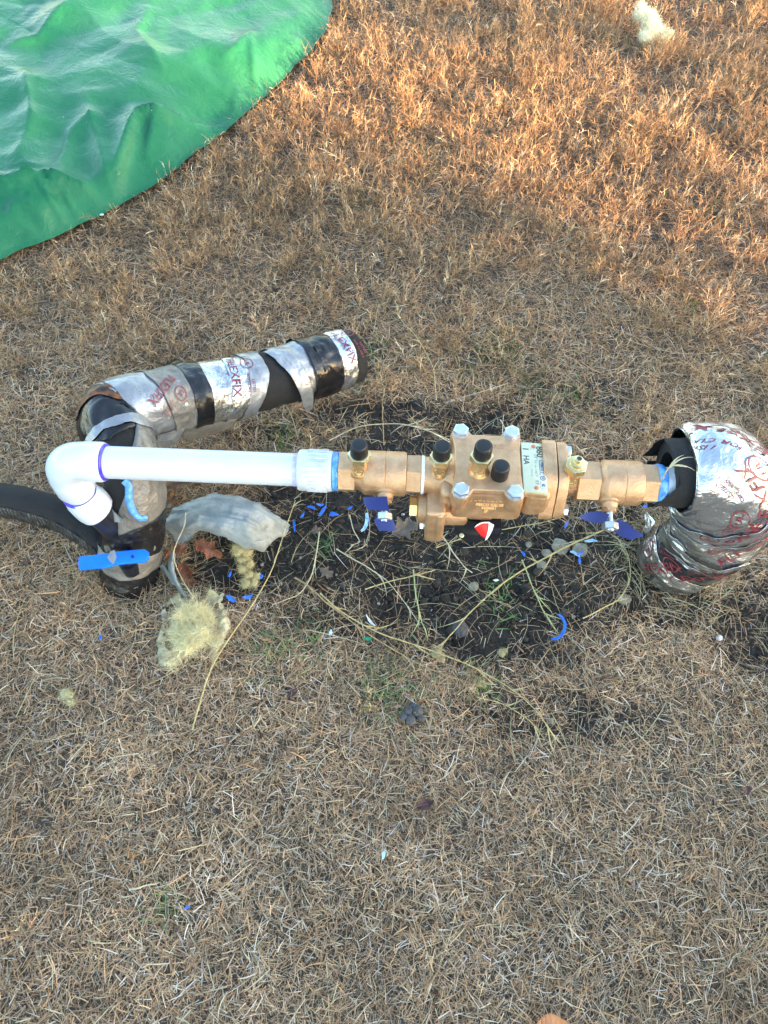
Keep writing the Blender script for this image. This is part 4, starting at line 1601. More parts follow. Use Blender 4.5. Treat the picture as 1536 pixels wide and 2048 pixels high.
# shut-off valve handle low on the riser
def build_shutoff():
    q = P(228, 1122, 0.10)
    root = empty('shutoff_valve', q)
    tag(root, 'bright blue flat handle of shut-off valve, low beside the wrapped riser', 'valve handle')
    a, b = P(158, 1127, .105) - q, P(298, 1112, .105) - q
    d = (b - a)
    L = np.linalg.norm(d) / MM
    rz = math.atan2(d[1], d[0])
    mid = (a + b) / 2
    bm = bmesh.new()
    # slightly dog-legged lever
    pts = [(-L / 2, -8), (-L / 2 + 3, -10.5), (-8, -11), (0, -8), (L / 2 - 6, -9), (L / 2, -4), (L / 2, 6), (L / 2 - 6, 11), (0, 12), (-8, 10.5), (-L / 2 + 3, 10), (-L / 2, 8)]
    prism(bm, pts, -3, 3, 1.4, 3)
    o = obj('handle', bm, M['handle_bright'], root)
    o.location = mid
    o.rotation_euler = (math.radians(18), 0, rz)
    bm = bmesh.new()
    lathe(bm, [(3, 2.6), (3.6, 2.4)], 14, X4((28 * MM, 1 * MM, 0)))
    k = obj('stop_mark', bm, M['handle_blue'], o)
    bm = bmesh.new()
    lathe(bm, [(-45, 14), (-20, 14), (-19, 9), (3, 9)], 24)
    n = obj('stem', bm, M['black_plastic'], root)
    n.location = mid + np.array([0.01, 0.012, -0.008])
    # torn scrap of tape lying across the handle
    bm = bmesh.new()
    prism(bm, [(-9, 4), (-4, 12), (2, 14), (5, 3), (0, -8), (-5, -3)], 3.3, 3.9, 0)
    obj('tape_scrap', bm, M['grey_tape'], o)


build_shutoff()


def build_hose():
    pts = W((-260, 975, .10), (-110, 990, .10), (0, 998, .095), (90, 1018, .085), (150, 1045, .07), (205, 1090, .05), (235, 1130, .02))
    T = Tube(pts, [.027, .027, .027, .026, .024, .021, .019], 0.003, 16, 8.0, 120, 0.0005)
    root = empty('foam_tube', (0, 0, 0))
    tag(root, 'black foam pipe insulation tube running in from the left edge', 'pipe insulation')
    T.shell('foam', M['foam'], root, 0, 1, 0, 160, 64, hollow=0.009)
    # slit seam side with a ribbed, shinier strip
    T.band('ribbed_seam', M['seam'], root, [18, 40, 75], [0, 0, 0], [.93, .93, .93], 0.0012, 0.0, nv=30, nu=220, seed=3)
    return T


m, nt, b = new_mat('ribbed_foam_skin')
v_ = tex_coord(nt, 1.0)
nz = noise_node(nt, v_, 60, 4)
nt.links.new(ramp(nt, nz, [(0.4, (0.008, 0.009, 0.010)), (0.65, (0.040, 0.043, 0.046))]), b.inputs['Base Color'])
b.inputs['Roughness'].default_value = 0.5
wv = nt.nodes.new("ShaderNodeTexWave")
wv.inputs['Scale'].default_value = 60
wv.inputs['Distortion'].default_value = 6
nt.links.new(v_, wv.inputs[0])
bump(nt, b, wv.outputs[1], 0.7, 0.003)
M['seam'] = m
build_hose()


# foil-wrapped elbow at the right
def build_foil():
    root = empty('foil_wrapped_elbow', (0, 0, 0))
    tag(root, 'shiny foil-wrapped pipe elbow going into the soil at the right edge', 'pipe insulation')
    pts = W((1333, 945, .28), (1362, 945, .28), (1398, 944, .28), (1438, 962, .258), (1454, 1004, .20), (1440, 1048, .145), (1405, 1080, .09), (1362, 1106, .045), (1328, 1130, 0.005))
    T = Tube(pts, [.047, .050, .060, .067, .066, .062, .058, .055, .052], 0.011, 14, 21.0, 200, 0.0022)
    T0 = Tube(pts, [.043, .044, .046, .05, .05, .048, .048, .048, .048], 0.003, 14, 2.0, 160)
    # stub of the pipe inside
    bm = bmesh.new()
    sweep(bm, [P(1306, 967.5, .28), P(1360, 968, .28), P(1400, 968, .28)], 0.022, 32)
    obj('inner_pipe', bm, M['pvc_dirty'], root)
    bm = bmesh.new()
    q0, q1 = P(1308, 967.8, .28), P(1322, 968.2, .28)
    sweep(bm, [q0, q0 * .6 + q1 * .4, q1, q1 + (q1 - q0) * .3], [0.0258, 0.0265, 0.0255, 0.023], 36)
    obj('thread_sealant', bm, M['blue_paste'], root)
    T0.shell('foam_core', M['foam'], root, 0.0, 1.0, 0, 120, 80, hollow=0.016)
    T0.band('foam_flap', M['foam'], root, [-150, -100, -40, 20, 60, 120, 200], [-.05, -.02, -.03, .01, -.06, -.05, -.03], [.13] * 7, 0.002, 0.012, seed=2)
    T.shell('foil_wrap', M['foil'], root, 0.055, 0.62, 0.0, 200, 180)
    T.shell('weathered_wrap', M['clear_film'], root, 0.60, 1.0, 0.0, 170, 160)
    full = [-190, -90, 0, 90, 170]
    T.band('foil_tape', M['foil'], root, full, [.045, .045, .055, .06, .05], [.28, .24, .26, .28, .28], 0.002, 0.006, seed=4)
    T.band('foil_tape', M['foil'], root, full, [.27, .24, .30, .36, .36], [.44, .40, .44, .48, .5], 0.003, 0.005, seed=5)
    T.band('foil_tape', M['foil_dirty'], root, full, [.42, .42, .46, .50, .52], [.60, .60, .58, .60, .62], 0.0022, 0.008, seed=6)
    T.band('foil_tape', M['foil_dirty'], root, [-150, -60, 0, 50, 90], [.60, .62, .66, .64, .66], [.70, .70, .72, .70, .69], 0.002, 0.006, seed=7)
    T.band('black_gap', M['foam'], root, [-40, 0, 30, 55], [.77, .76, .78, .81], [.80, .85, .86, .82], 0.0026, 0.004, seed=8)
    T.band('black_gap', M['foam'], root, [-75, -50, -25, 0], [.66, .64, .66, .70], [.68, .71, .72, .71], 0.0026, 0.004, seed=9)
    T.band('foil_tape', M['foil_dirty'], root, [-60, 0, 60, 110], [.84, .86, .84, .86], [.90, .93, .92, .90], 0.003, 0.005, seed=10)
    T.band('foil_scrap', M['foil'], root, [10, 35, 55], [.70, .695, .71], [.725, .735, .72], 0.006, 0.003, seed=11, lift=.006)
    T.band('foil_scrap', M['foil'], root, [-25, -5, 12], [.60, .59, .60], [.625, .64, .615], 0.005, 0.002, seed=12, lift=.004)
    T.band('foil_scrap', M['foil'], root, [55, 72, 90], [.60, .58, .60], [.62, .64, .62], 0.005, 0.002, seed=13, lift=.006)
    T.band('foil_scrap', M['foil'], root, [80, 92, 104], [.86, .84, .86], [.87, .90, .87], 0.012, 0.003, seed=14, lift=.02)
    T.print_on(pattern(T, [(.17, -50, 150), (.22, 5, 150), (.33, -20, 150), (.36, 35, 152), (.34, -75, 150), (.43, -48, 150), (.50, 0, 150), (.66, -48, 150), (.80, -15, 155), (.88, 25, 150)], 0.021), M['ink_red'], root, 0.0052)


build_foil()


# ------------------------------------------------------------------ torn grey tape lying by the riser
def curved_sheet(name, rows, mat, parent=None, nu=40, nv=40, crumple=0.004, cs=30, jag=0.003, seed=0.0, thick=0.0006):
    """rows: list of lists of (px,py,z), same length; bicubic-ish interpolation into a thin sheet"""
    A = np.array([[P(*c) for c in r] for r in rows])
    n, m = A.shape[:2]
    def cr(B, t):
        k = len(B)
        i = np.clip(np.floor(t).astype(int), 0, k - 2)
        f = (t - i).reshape(-1, *([1] * (B.ndim - 1)))
        g = lambda j: B[np.clip(j, 0, k - 1)]
        p0, p1, p2, p3 = g(i - 1), g(i), g(i + 1), g(i + 2)
        return 0.5 * (2 * p1 + (-p0 + p2) * f + (2 * p0 - 5 * p1 + 4 * p2 - p3) * f ** 2 + (-p0 + 3 * p1 - 3 * p2 + p3) * f ** 3)
    B = cr(A, np.linspace(0, n - 1, nv))
    B = cr(B.transpose(1, 0, 2), np.linspace(0, m - 1, nu)).transpose(1, 0, 2)
    edge = np.zeros(B.shape[:2])
    edge[0] = edge[-1] = 1
    edge[:, 0] = edge[:, -1] = 1
    B[..., 2] += crumple * 1.6 * (0.5 - np.abs(n2(B[..., 0], B[..., 1] * 1.8, 26, seed + 8, 2))) + crumple * .35 * vnoise(np.stack([B[..., 0] * 60 + B[..., 1] * 260, B[..., 1] * 30, B[..., 0] * 0], -1))
    rj = np.stack([n2(B[..., 0], B[..., 1], 90, seed, 2), n2(B[..., 0], B[..., 1], 90, seed + 5, 2)], -1)
    B[..., :2] += edge[..., None] * rj * jag
    B[..., 2] += crumple * n2(B[..., 0], B[..., 1], cs, seed + 2, 3)
    idx = np.arange(nu * nv).reshape(nv, nu)
    q = np.stack([idx[:-1, :-1], idx[1:, :-1], idx[1:, 1:], idx[:-1, 1:]], -1).reshape(-1)
    me = fast_mesh(name, B.reshape(-1, 3), q, np.arange(0, len(q), 4))
    me.polygons.foreach_set('use_smooth', np.ones(len(me.polygons), bool))
    o = link(name, me, mat, parent, 0)
    md = o.modifiers.new('thickness', 'SOLIDIFY')
    md.thickness = thick
    return o


def sheet(name, rows, mat, label, cat, parent=None, **k):
    o = curved_sheet(name, rows, mat, parent, **k)
    if label:
        tag(o, label, cat)
    return o


tr = sheet('torn_tape_sheet', [
    [(312, 1058, .03), (352, 1022, .05), (400, 992, .065), (440, 988, .07), (500, 1000, .065), (545, 1030, .05), (580, 1058, .02)],
    [(316, 1060, .03), (360, 1040, .06), (405, 1020, .075), (450, 1015, .085), (505, 1030, .08), (545, 1050, .05), (574, 1066, .02)],
    [(330, 1060, .03), (370, 1057, .055), (410, 1050, .07), (455, 1053, .08), (505, 1062, .07), (542, 1070, .04), (568, 1074, .018)],
    [(360, 1090, .01), (385, 1070, .035), (415, 1064, .055), (455, 1070, .065), (500, 1085, .055), (534, 1094, .03), (552, 1078, .018)],
    [(352, 1098, .004), (375, 1078, .02), (410, 1066, .045), (455, 1078, .055), (495, 1096, .04), (525, 1104, .02), (540, 1090, .012)]],
    M['grey_rag'], 'torn sheet of faded grey tape bulging up right of the wrapped riser', 'torn tape', nu=90, nv=60, crumple=0.008, jag=0.006, seed=4)
sheet('tape_strip', [[(340, 1108, .035), (336, 1130, .03), (346, 1160, .02), (365, 1192, .004)], [(346, 1104, .045), (344, 1130, .04), (352, 1160, .03), (372, 1196, .008)], [(352, 1108, .03), (349, 1132, .03), (356, 1160, .02), (374, 1192, .004)]],
      M['grey_rag'], 'narrow curled grey tape strip standing on edge below the torn sheet', 'torn tape', nu=40, nv=8, crumple=0.002, jag=0.001, seed=8)
sheet('tape_strip', [[(318, 1132, .02), (330, 1145, .015), (345, 1170, .008)], [(326, 1128, .03), (338, 1145, .025), (352, 1172, .012)]],
      M['grey_rag'], 'short grey tape sliver leaning left of the curled strip', 'torn tape', nu=20, nv=6, crumple=0.001, jag=0.001, seed=9)


# ------------------------------------------------------------------ glass wool tufts
def wool_spread(px, py, rx, ry, n, rmin, rmax, z, seed):
    r_ = random.Random(seed)
    out = []
    while len(out) < n:
        a, b = r_.uniform(-1, 1), r_.uniform(-1, 1)
        d = a * a + b * b
        if d > 1 or (d < .25 and r_.random() < .35):
            continue
        out.append((px + a * rx, py + b * ry, z * r_.uniform(.6, 1.3), r_.uniform(rmin, rmax)))
    return out


def wool(label, lobes, seed, fib=900, tone=(0.62, 0.55, 0.27), group=None, dense=1.0):
    """lobes: (px,py,z,r mm)"""
    r_ = np.random.default_rng(seed)
    cx, cy = lobes[0][0], lobes[0][1]
    org = P(cx, cy, 0.0)
    S = Strips()
    tone = np.array(tone)
    V0 = None
    bm = bmesh.new()
    bmesh.ops.create_icosphere(bm, subdivisions=4 if len(lobes) < 10 else 3, radius=1)
    V0 = np.array([v.co[:] for v in bm.verts])
    T0 = np.array([[v.index for v in f.verts] for f in bm.faces])
    bm.free()
    av, at, ac, n0 = [], [], [], 0
    for (a, b, z, r) in lobes:
        c = P(a, b, z) - org
        r = r * MM
        sc = np.array([r_.uniform(.8, 1.2), r_.uniform(.8, 1.2), r_.uniform(.55, .8)])
        q = V0 * sc * r * 0.86
        q = q * (1 + 0.55 * fbm((V0 * r + c) * (0.9 / r) + seed, 4))[:, None]
        av.append(q + c)
        at.append(T0 + n0)
        n0 += len(V0)
        ac.append(tone * (1 + 0.35 * fbm((q + c) * 70 + seed, 3))[:, None])
        n = int(fib * dense * (r / 0.02) ** 1.3)
        d = r_.normal(0, 1, (n, 3))
        d /= np.linalg.norm(d, axis=1, keepdims=True)
        base = d * sc * r * r_.uniform(0.6, 1.05, (n, 1)) * (1 + 0.5 * fbm((d * r + c) * (0.9 / r) + seed, 4))[:, None] + c
        tang = np.cross(d, r_.normal(0, 1, (n, 3)))
        tang /= np.linalg.norm(tang, axis=1, keepdims=True)
        dd = tang + d * r_.uniform(-0.1, 0.55, (n, 1))
        S.add(base, dd, np.cross(dd, r_.normal(0, 1, (n, 3))), r_.uniform(.35, 1.1, n) * min(r, 0.02), r_.uniform(0.0003, 0.0008, n), r_.uniform(-0.3, 0.5, n), 4,
              tone * r_.uniform(0.8, 1.4, (n, 1)), bend=r_.normal(0, .7, n), tip=0.4)
    root = empty('glass_wool_tuft', org)
    tag(root, label, 'insulation wool', group)
    T = np.concatenate(at).reshape(-1)
    me = fast_mesh('wool_clump', np.concatenate(av), T, np.arange(0, len(T), 3), np.clip(np.concatenate(ac), 0.02, .9))
    me.polygons.foreach_set('use_smooth', np.ones(len(me.polygons), bool))
    link('wool_clump', me, M['wool'], root, 0)
    o = S.build('loose_fibres', M['wool'], root)
    o['kind'] = 'stuff'
    return root


G_ = 'tufts of yellow glass wool'
wool('pale yellow glass wool tuft caught in the tall grass at upper right', [(1300, 45, .05, 30), (1288, 30, .055, 24), (1310, 62, .045, 26), (1325, 72, .04, 18), (1296, 72, .04, 22), (1282, 14, .05, 16), (1340, 66, .05, 10)], 3, 900, (0.78, 0.76, 0.56), G_)
def wool_mat(label, px, py, rx, ry, z, seed, tone):
    r_ = np.random.default_rng(seed)
    org = P(px, py, 0)
    ex, ey = P(px + rx, py, 0) - org, P(px, py - ry, 0) - org
    A, B = abs(ex[0]), abs(ey[1])
    tone = np.array(tone)
    root = empty('glass_wool_tuft', org)
    tag(root, label, 'insulation wool', 'tufts of yellow glass wool')
    n = 190
    g = np.linspace(-1.25, 1.25, n)
    X, Y = np.meshgrid(g * A, g * B, indexing='ij')
    rr = np.hypot(X / A, Y / B) + 0.7 * n2(X, Y, 28, seed, 3)
    thick = np.clip((1.0 - rr) * 1.6, 0, 1)
    hole = n2(X, Y, 48, seed + 3, 4) + 0.5 * n2(X, Y, 150, seed + 4, 2)
    keep = (thick > 0.02) & (hole > 0.13 + 0.30 * (1 - thick))
    H = z + 0.014 * thick ** .6 * (0.7 + 1.3 * n2(X, Y, 55, seed + 5, 4)) + 0.004 * n2(X, Y, 170, seed + 6, 3)
    C = tone * (1 + 0.45 * n2(X, Y, 45, seed + 7, 3) + 0.15 * n2(X, Y, 250, seed + 8, 2))[..., None]
    for lay in range(2):
        zz = H - lay * 0.006 + 0.003 * n2(X, Y, 90, seed + 20 + lay, 3)
        kp = keep if lay == 0 else (thick > 0.02) & (n2(X, Y, 40, seed + 30, 3) > 0.08)
        idx = np.arange(n * n).reshape(n, n)
        q = np.stack([idx[:-1, :-1], idx[1:, :-1], idx[1:, 1:], idx[:-1, 1:]], -1)
        q = q[kp[:-1, :-1] & kp[1:, 1:]].reshape(-1)
        me = fast_mesh('wool_layer', np.stack([X, Y, zz], -1).reshape(-1, 3), q, np.arange(0, len(q), 4), np.clip(C, .02, .9).reshape(-1, 3))
        me.polygons.foreach_set('use_smooth', np.ones(len(me.polygons), bool))
        o = link('wool_layer', me, M['wool'], root, 0)
        o['kind'] = 'stuff'
    pick_ = np.argwhere(keep)
    pick_ = pick_[r_.integers(0, len(pick_), 10000)]
    base = np.stack([X[pick_[:, 0], pick_[:, 1]], Y[pick_[:, 0], pick_[:, 1]], H[pick_[:, 0], pick_[:, 1]] + r_.uniform(-.003, .004, len(pick_))], -1)
    m = len(base)
    d = unit(r_.uniform(0, 2 * PI, m), r_.normal(0.0, .25, m))
    S = Strips()
    S.add(base, d, np.cross(d, r_.normal(0, 1, (m, 3))), r_.gamma(3, .0035, m).clip(.003, .028), r_.uniform(.0002, .0006, m), r_.uniform(-.2, .4, m), 4, tone * r_.uniform(.85, 1.45, (m, 1)), bend=r_.normal(0, .8, m), tip=.4)
    o = S.build('loose_fibres', M['wool'], root)
    o['kind'] = 'stuff'


wool_mat('largest matted glass wool pad, yellow and fluffy, below the torn tape', 388, 1262, 76, 84, 0.012, 15, (0.72, 0.65, 0.42))
wool('narrow glass wool tuft hanging under the torn tape sheet', [(480, 1098, .03, 12), (495, 1102, .03, 9), (488, 1118, .02, 10), (500, 1128, .02, 7), (486, 1138, .015, 9), (498, 1150, .012, 8), (492, 1166, .01, 9), (514, 1152, .01, 6), (508, 1166, .01, 7)], 7, 900, (0.56, 0.49, 0.27), G_)
wool('tiny glass wool wisp on mown grass at left', [(136, 1392, .008, 9), (142, 1404, .008, 8), (130, 1385, .008, 7)], 9, 700, (0.5, 0.46, 0.27), G_)
wool('small round glass wool bit on straw right of centre front', [(962, 1368, .010, 6), (968, 1372, .01, 4)], 10, 500, (0.45, 0.40, 0.18), G_)
wool('glass wool crumb at the crossing of two straws in the dug soil', [(874, 1308, .010, 9), (882, 1314, .01, 7)], 11, 500, (0.42, 0.36, 0.2), G_)
wool('glass wool crumb between the crossing straws and the round bit', [(1004, 1305, .010, 6), (1010, 1301, .01, 4)], 12, 400, (0.38, 0.34, 0.18), G_)


# ------------------------------------------------------------------ leaves
def oak_leaf(label, px, py, z, L, rot, mat, seed=0, tilt=(0.1, 0.1), lobed=True, wid=0.55, group='fallen dead leaves'):
    r_ = random.Random(seed)
    n = 44
    nr = 7
    bm = bmesh.new()
    L = L * MM
    def half(t, sd=0.0):
        base = math.sin(PI * min(1, t * 0.96 + 0.03)) ** 0.7 * wid * 0.5
        if lobed:
            return base * (0.78 + 0.30 * math.sin(t * 2 * PI * 2.6 + 0.5 + seed + sd) + 0.10 * math.sin(t * 31 + seed * 2 + sd)) + 0.012
        return base
    grid = []
    cA, cB = r_.uniform(-.25, .25), r_.uniform(0.1, 0.3)
    for i in range(n + 1):
        t = i / n
        row = []
        for j in range(-nr, nr + 1):
            s = j / nr
            w = half(t, 0.9 if s > 0 else 0.0)
            sk = 0.07 * abs(s)
            x = (t - .5 + sk) * L
            y = s * w * L * (1 + 0.08 * math.sin(9 * t + seed))
            zz = L * (cB * s * s * 0.6 + 0.10 * math.sin(t * 5 + seed) * s + cA * (t - .5) ** 2 + 0.015 * math.sin(t * 60) * abs(s))
            row.append(bm.verts.new((x, y, zz)))
        grid.append(row)
    for a, b in zip(grid, grid[1:]):
        for k in range(2 * nr):
            bm.faces.new((a[k], b[k], b[k + 1], a[k + 1]))
    o = obj('dead_leaf', bm, mat, None, 0)
    for p in o.data.polygons:
        p.use_smooth = True
    q = P(px, py, z)
    o.location = q
    o.rotation_euler = (tilt[0], tilt[1], rot)
    md = o.modifiers.new('thickness', 'SOLIDIFY')
    md.thickness = 0.0005
    # midrib
    bm = bmesh.new()
    pts = []
    for i in range(-6, n + 1, 2):
        t = max(i, 0) / n
        zz = L * (cA * (t - .5) ** 2) + 0.0006
        pts.append(((i / n - .5) * L, 0, zz))
    sweep(bm, pts, [0.0009 * (1.2 - 0.8 * k / len(pts)) for k in range(len(pts))], 6)
    obj('midrib', bm, M['leaf_grey'], o, 0)
    tag(o, label, 'dead leaf', group)
    return o


oak_leaf('tan oak leaf just below the white pipe, left of the torn tape', 352, 968, .03, 62, 0.3, M['leaf'], 1, (0.2, 0.1))
oak_leaf('tan oak leaf under the white pipe, second from the wrapped riser', 398, 962, .035, 58, 2.2, M['leaf'], 2, (-0.1, 0.2))
oak_leaf('tan leaf half hidden between riser and torn tape', 335, 1008, .02, 46, 1.2, M['leaf'], 3, (0.3, 0.1))
oak_leaf('russet oak leaf folded under the torn tape sheet', 415, 1096, .02, 52, -0.5, M['leaf_red'], 4, (0.5, 0.2))
oak_leaf('dark russet leaf lying low below the torn tape, at its left', 375, 1150, .008, 46, -1.0, M['leaf_red'], 5, (0.2, 0.2))
oak_leaf('russet leaf leaning beside the blue handle and curled strip', 350, 1105, .012, 40, 0.8, M['leaf_red'], 15, (0.2, 0.2))
oak_leaf('grey brown broken leaf on soil below the left valve handle', 806, 1060, .010, 44, 0.5, M['leaf_grey'], 6, (0.15, 0.0), True, 0.9)
oak_leaf('small reddish brown leaf on soil below the white coupling', 652, 1145, .008, 24, -0.6, M['leaf_grey'], 7, (0.2, 0.1), True, 0.8)
oak_leaf('small brown leaf scrap on the dark soil right of torn tape', 632, 1062, .008, 18, 0.3, M['leaf_grey'], 17, (0.2, 0.1), True, 0.9)
oak_leaf('maroon leaf flat on mown grass in the lower middle', 846, 1610, .012, 22, 0.2, M['leaf_purple'], 8, (0.1, 0.1), False, 0.7)
oak_leaf('maroon leaf bit left of the grey soil clod', 584, 1388, .012, 20, 0.8, M['leaf_purple'], 9, (0.1, 0.1), False, 0.5)
oak_leaf('tiny dark maroon leaf at the far right of the mown grass', 1492, 1582, .012, 15, 0.8, M['leaf_purple'], 12, (0.1, 0.1), False, 0.7)
oak_leaf('orange leaf cut off by the bottom edge of the photo', 1100, 2068, .03, 50, 0.1, M['leaf_orange'], 10, (0.1, 0.0), False, 0.75)


# ------------------------------------------------------------------ stones and clods
def stone(label, px, py, r, mat, seed, group=None, flat=0.65, name='stone', cat='stone'):
    bm = bmesh.new()
    bmesh.ops.create_icosphere(bm, subdivisions=3, radius=r * MM)
    for v in bm.verts:
        p = np.array(v.co[:]) / (r * MM)
        k = 1 + 0.32 * float(fbm(p * 1.1 + seed * 3.7, 3)) + 0.06 * float(vnoise(p * 5 + seed))
        v.co = Vector((p[0] * k * r * MM, p[1] * k * r * MM * 0.9, p[2] * k * r * MM * flat))
    o = obj(name, bm, mat, None, 50)
    q = P(px, py, 0)
    o.location = (q[0], q[1], float(ground_z(np.array([q[0]]), np.array([q[1]]))[0]) + r * MM * 0.4)
    o.rotation_euler = (0, 0, seed)
    return tag(o, label, cat, group)


GS = 'pale stones on the dug soil'
stone('round pale stone below the right end of the valve body', 1085, 1128, 9, M['stone'], 1, GS)
stone('largest pale stone, left of the weathered foil bundle', 1120, 1092, 15, M['stone'], 2, GS, .5)
stone('angular whitish stone at the right end of the dug soil', 1248, 1198, 11, M['stone'], 3, GS)
stone('small stone on soil between two long straws', 948, 1170, 9, M['stone'], 4, GS)
stone('flat stone piece nearest below the red tag', 1095, 1105, 9, M['stone'], 6, GS, .5)
stone('buff stone beneath the blue star-shaped scrap', 1160, 1100, 14, M['stone'], 7, GS, .5)
stone('grey pebble on soil at left, near the reddish leaf', 686, 1168, 5.5, M['clod_grey'], 8, GS)
stone('tiny grey stone above the round pale stone', 1058, 1085, 6, M['stone'], 18, GS)
stone('small white pebble on soil beside the lower blue handle wing', 806, 1024, 2.8, M['white_tag'], 19, GS, .8)
stone('whitish pebble on bare soil near the right edge', 1440, 1275, 5, M['ptfe'], 9, GS)
stone('small brown stone on the lower bare soil patch', 1102, 1442, 5, M['stone'], 20, GS)
stone('round dark soil lump below the crossing straws', 920, 1258, 14, M['clod_grey'], 12, None, .8, 'soil_clod', 'soil clod')
stone('small cream crumb among green sprigs above the cover plate', 1052, 796, 6, M['stone'], 21, GS)
cr = empty('soil_clod', P(824, 1428, 0.0))
tag(cr, 'grey crumbled clod of soil lying on the mown grass', 'soil clod')
for i, (a, b, r) in enumerate([(818, 1422, 9), (835, 1424, 10), (822, 1440, 9), (842, 1436, 7), (808, 1434, 7), (828, 1412, 7)]):
    bm = bmesh.new()
    bmesh.ops.create_icosphere(bm, subdivisions=2, radius=1)
    c = P(a, b, .012) - P(824, 1428, 0)
    for v in bm.verts:
        p = np.array(v.co[:])
        v.co = Vector((p * (1 + 0.3 * float(fbm(p * 1.3 + i, 2))) * r * MM * 0.9 + c).tolist())
    obj('lump', bm, M['clod_grey'], cr, 60)


# ------------------------------------------------------------------ plastic scraps, tag and ring
sheet('red_tag', [[(949, 1056, 0.240), (966, 1047, 0.245), (980, 1046, 0.245)], [(956, 1064, 0.232), (968, 1062, 0.235), (978, 1062, 0.235)], [(964, 1074, 0.225), (970, 1077, 0.225), (974, 1078, 0.225)]],
      M['red_tag'], 'red plastic tag with white edges hanging under the black vent of the bronze valve', 'tag', nu=16, nv=16, crumple=0.001, jag=0.0006, seed=2)
rt = bpy.data.objects['red_tag']
sheet('white_edge', [[(978, 1045, 0.247), (988, 1050, 0.246)], [(976, 1062, 0.237), (983, 1064, 0.237)], [(970, 1082, 0.226), (974, 1080, 0.226)]], M['white_tag'], None, None, rt, nu=8, nv=14, crumple=0.001, jag=0.0005, seed=3)
sheet('white_edge', [[(953, 1050, .249), (966, 1045, .250), (980, 1045, .249)], [(949, 1055, 0.245), (966, 1047, 0.248), (979, 1047, 0.248)]], M['white_tag'], None, None, rt, nu=12, nv=6, crumple=0.001, jag=0.0005, seed=3)


def arc_strip(name, label, cat, pts, w, mat, th=0.0012, group=None):
    """thin curled strip through (px,py,z) points"""
    q = [Vector(P(*p)) for p in pts]
    bm = bmesh.new()
    prev = None
    n = len(q)
    for i, p in enumerate(q):
        t = (q[min(i + 1, n - 1)] - q[max(i - 1, 0)]).normalized()
        s = Vector((0, 0, 1)).cross(t).normalized()
        up = t.cross(s)
        ww = w * MM * (0.45 + 0.55 * math.sin(PI * (0.15 + 0.7 * i / (n - 1)))) / 2
        ring = [bm.verts.new(p + s * a * ww + up * b * th * (.5 if not i in (0, n - 1) else .3)) for a, b in ((-1, -1), (1, -1), (1, 1), (-1, 1))]
        if prev:
            for k in range(4):
                bm.faces.new((prev[k], prev[(k + 1) % 4], ring[(k + 1) % 4], ring[k]))
        else:
            bm.faces.new(ring[::-1])
        prev = ring
    bm.faces.new(prev)
    o = obj(name, bm, mat, None, 40)
    return tag(o, label, cat, group)


arc_strip('plastic_ring', 'blue curved plastic ring piece on soil edge below the right valve', 'plastic scrap',
          [(1102, 1277, .006), (1112, 1278, .008), (1122, 1272, .011), (1129, 1260, .014), (1130, 1247, .015), (1125, 1236, .012), (1117, 1229, .008)], 4.5, M['blue_scrap'], 0.003)
o = arc_strip('plastic_curl', 'pale blue and white curled plastic peel left of the left valve handle', 'plastic scrap',
              [(722, 1062, .006), (728, 1058, .010), (733, 1048, .016), (734, 1036, .02), (733, 1026, .02)], 6, M['paleblue_scrap'], 0.0015)
star = empty('plastic_scrap', P(1158, 1112, 0.01))
tag(star, 'three-pointed blue plastic scrap on the soil, right of centre', 'plastic scrap')


def shard(px, py, z, L, w, rot, mat, parent=None, label=None, group=None, seed=0, name='shard', tilt=0.2):
    r_ = random.Random(seed)
    bm = bmesh.new()
    n = 8
    rows = []
    for i in range(n + 1):
        t = i / n
        ww = w * MM * 0.5 * math.sin(PI * (0.08 + 0.84 * t)) * r_.uniform(0.7, 1.2)
        x = (t - .5) * L * MM
        yb = 0.12 * L * MM * math.sin(t * 3 + seed)
        zb = 0.10 * L * MM * math.sin(t * 4 + seed)
        rows.append([bm.verts.new((x, yb + a * ww, zb + b * 0.0005 + 0.12 * ww * a)) for a, b in ((-1, -1), (1, -1), (1, 1), (-1, 1))])
    for a, b in zip(rows, rows[1:]):
        for k in range(4):
            bm.faces.new((a[k], a[(k + 1) % 4], b[(k + 1) % 4], b[k]))
    bm.faces.new(rows[0][::-1])
    bm.faces.new(rows[-1])
    o = obj(name, bm, mat, parent, 40)
    q = P(px, py, z)
    o.location = q if parent is None else Vector(q) - parent.location
    o.rotation_euler = (tilt, r_.uniform(-.3, .3), rot)
    if label:
        tag(o, label, 'plastic scrap', group)
    return o


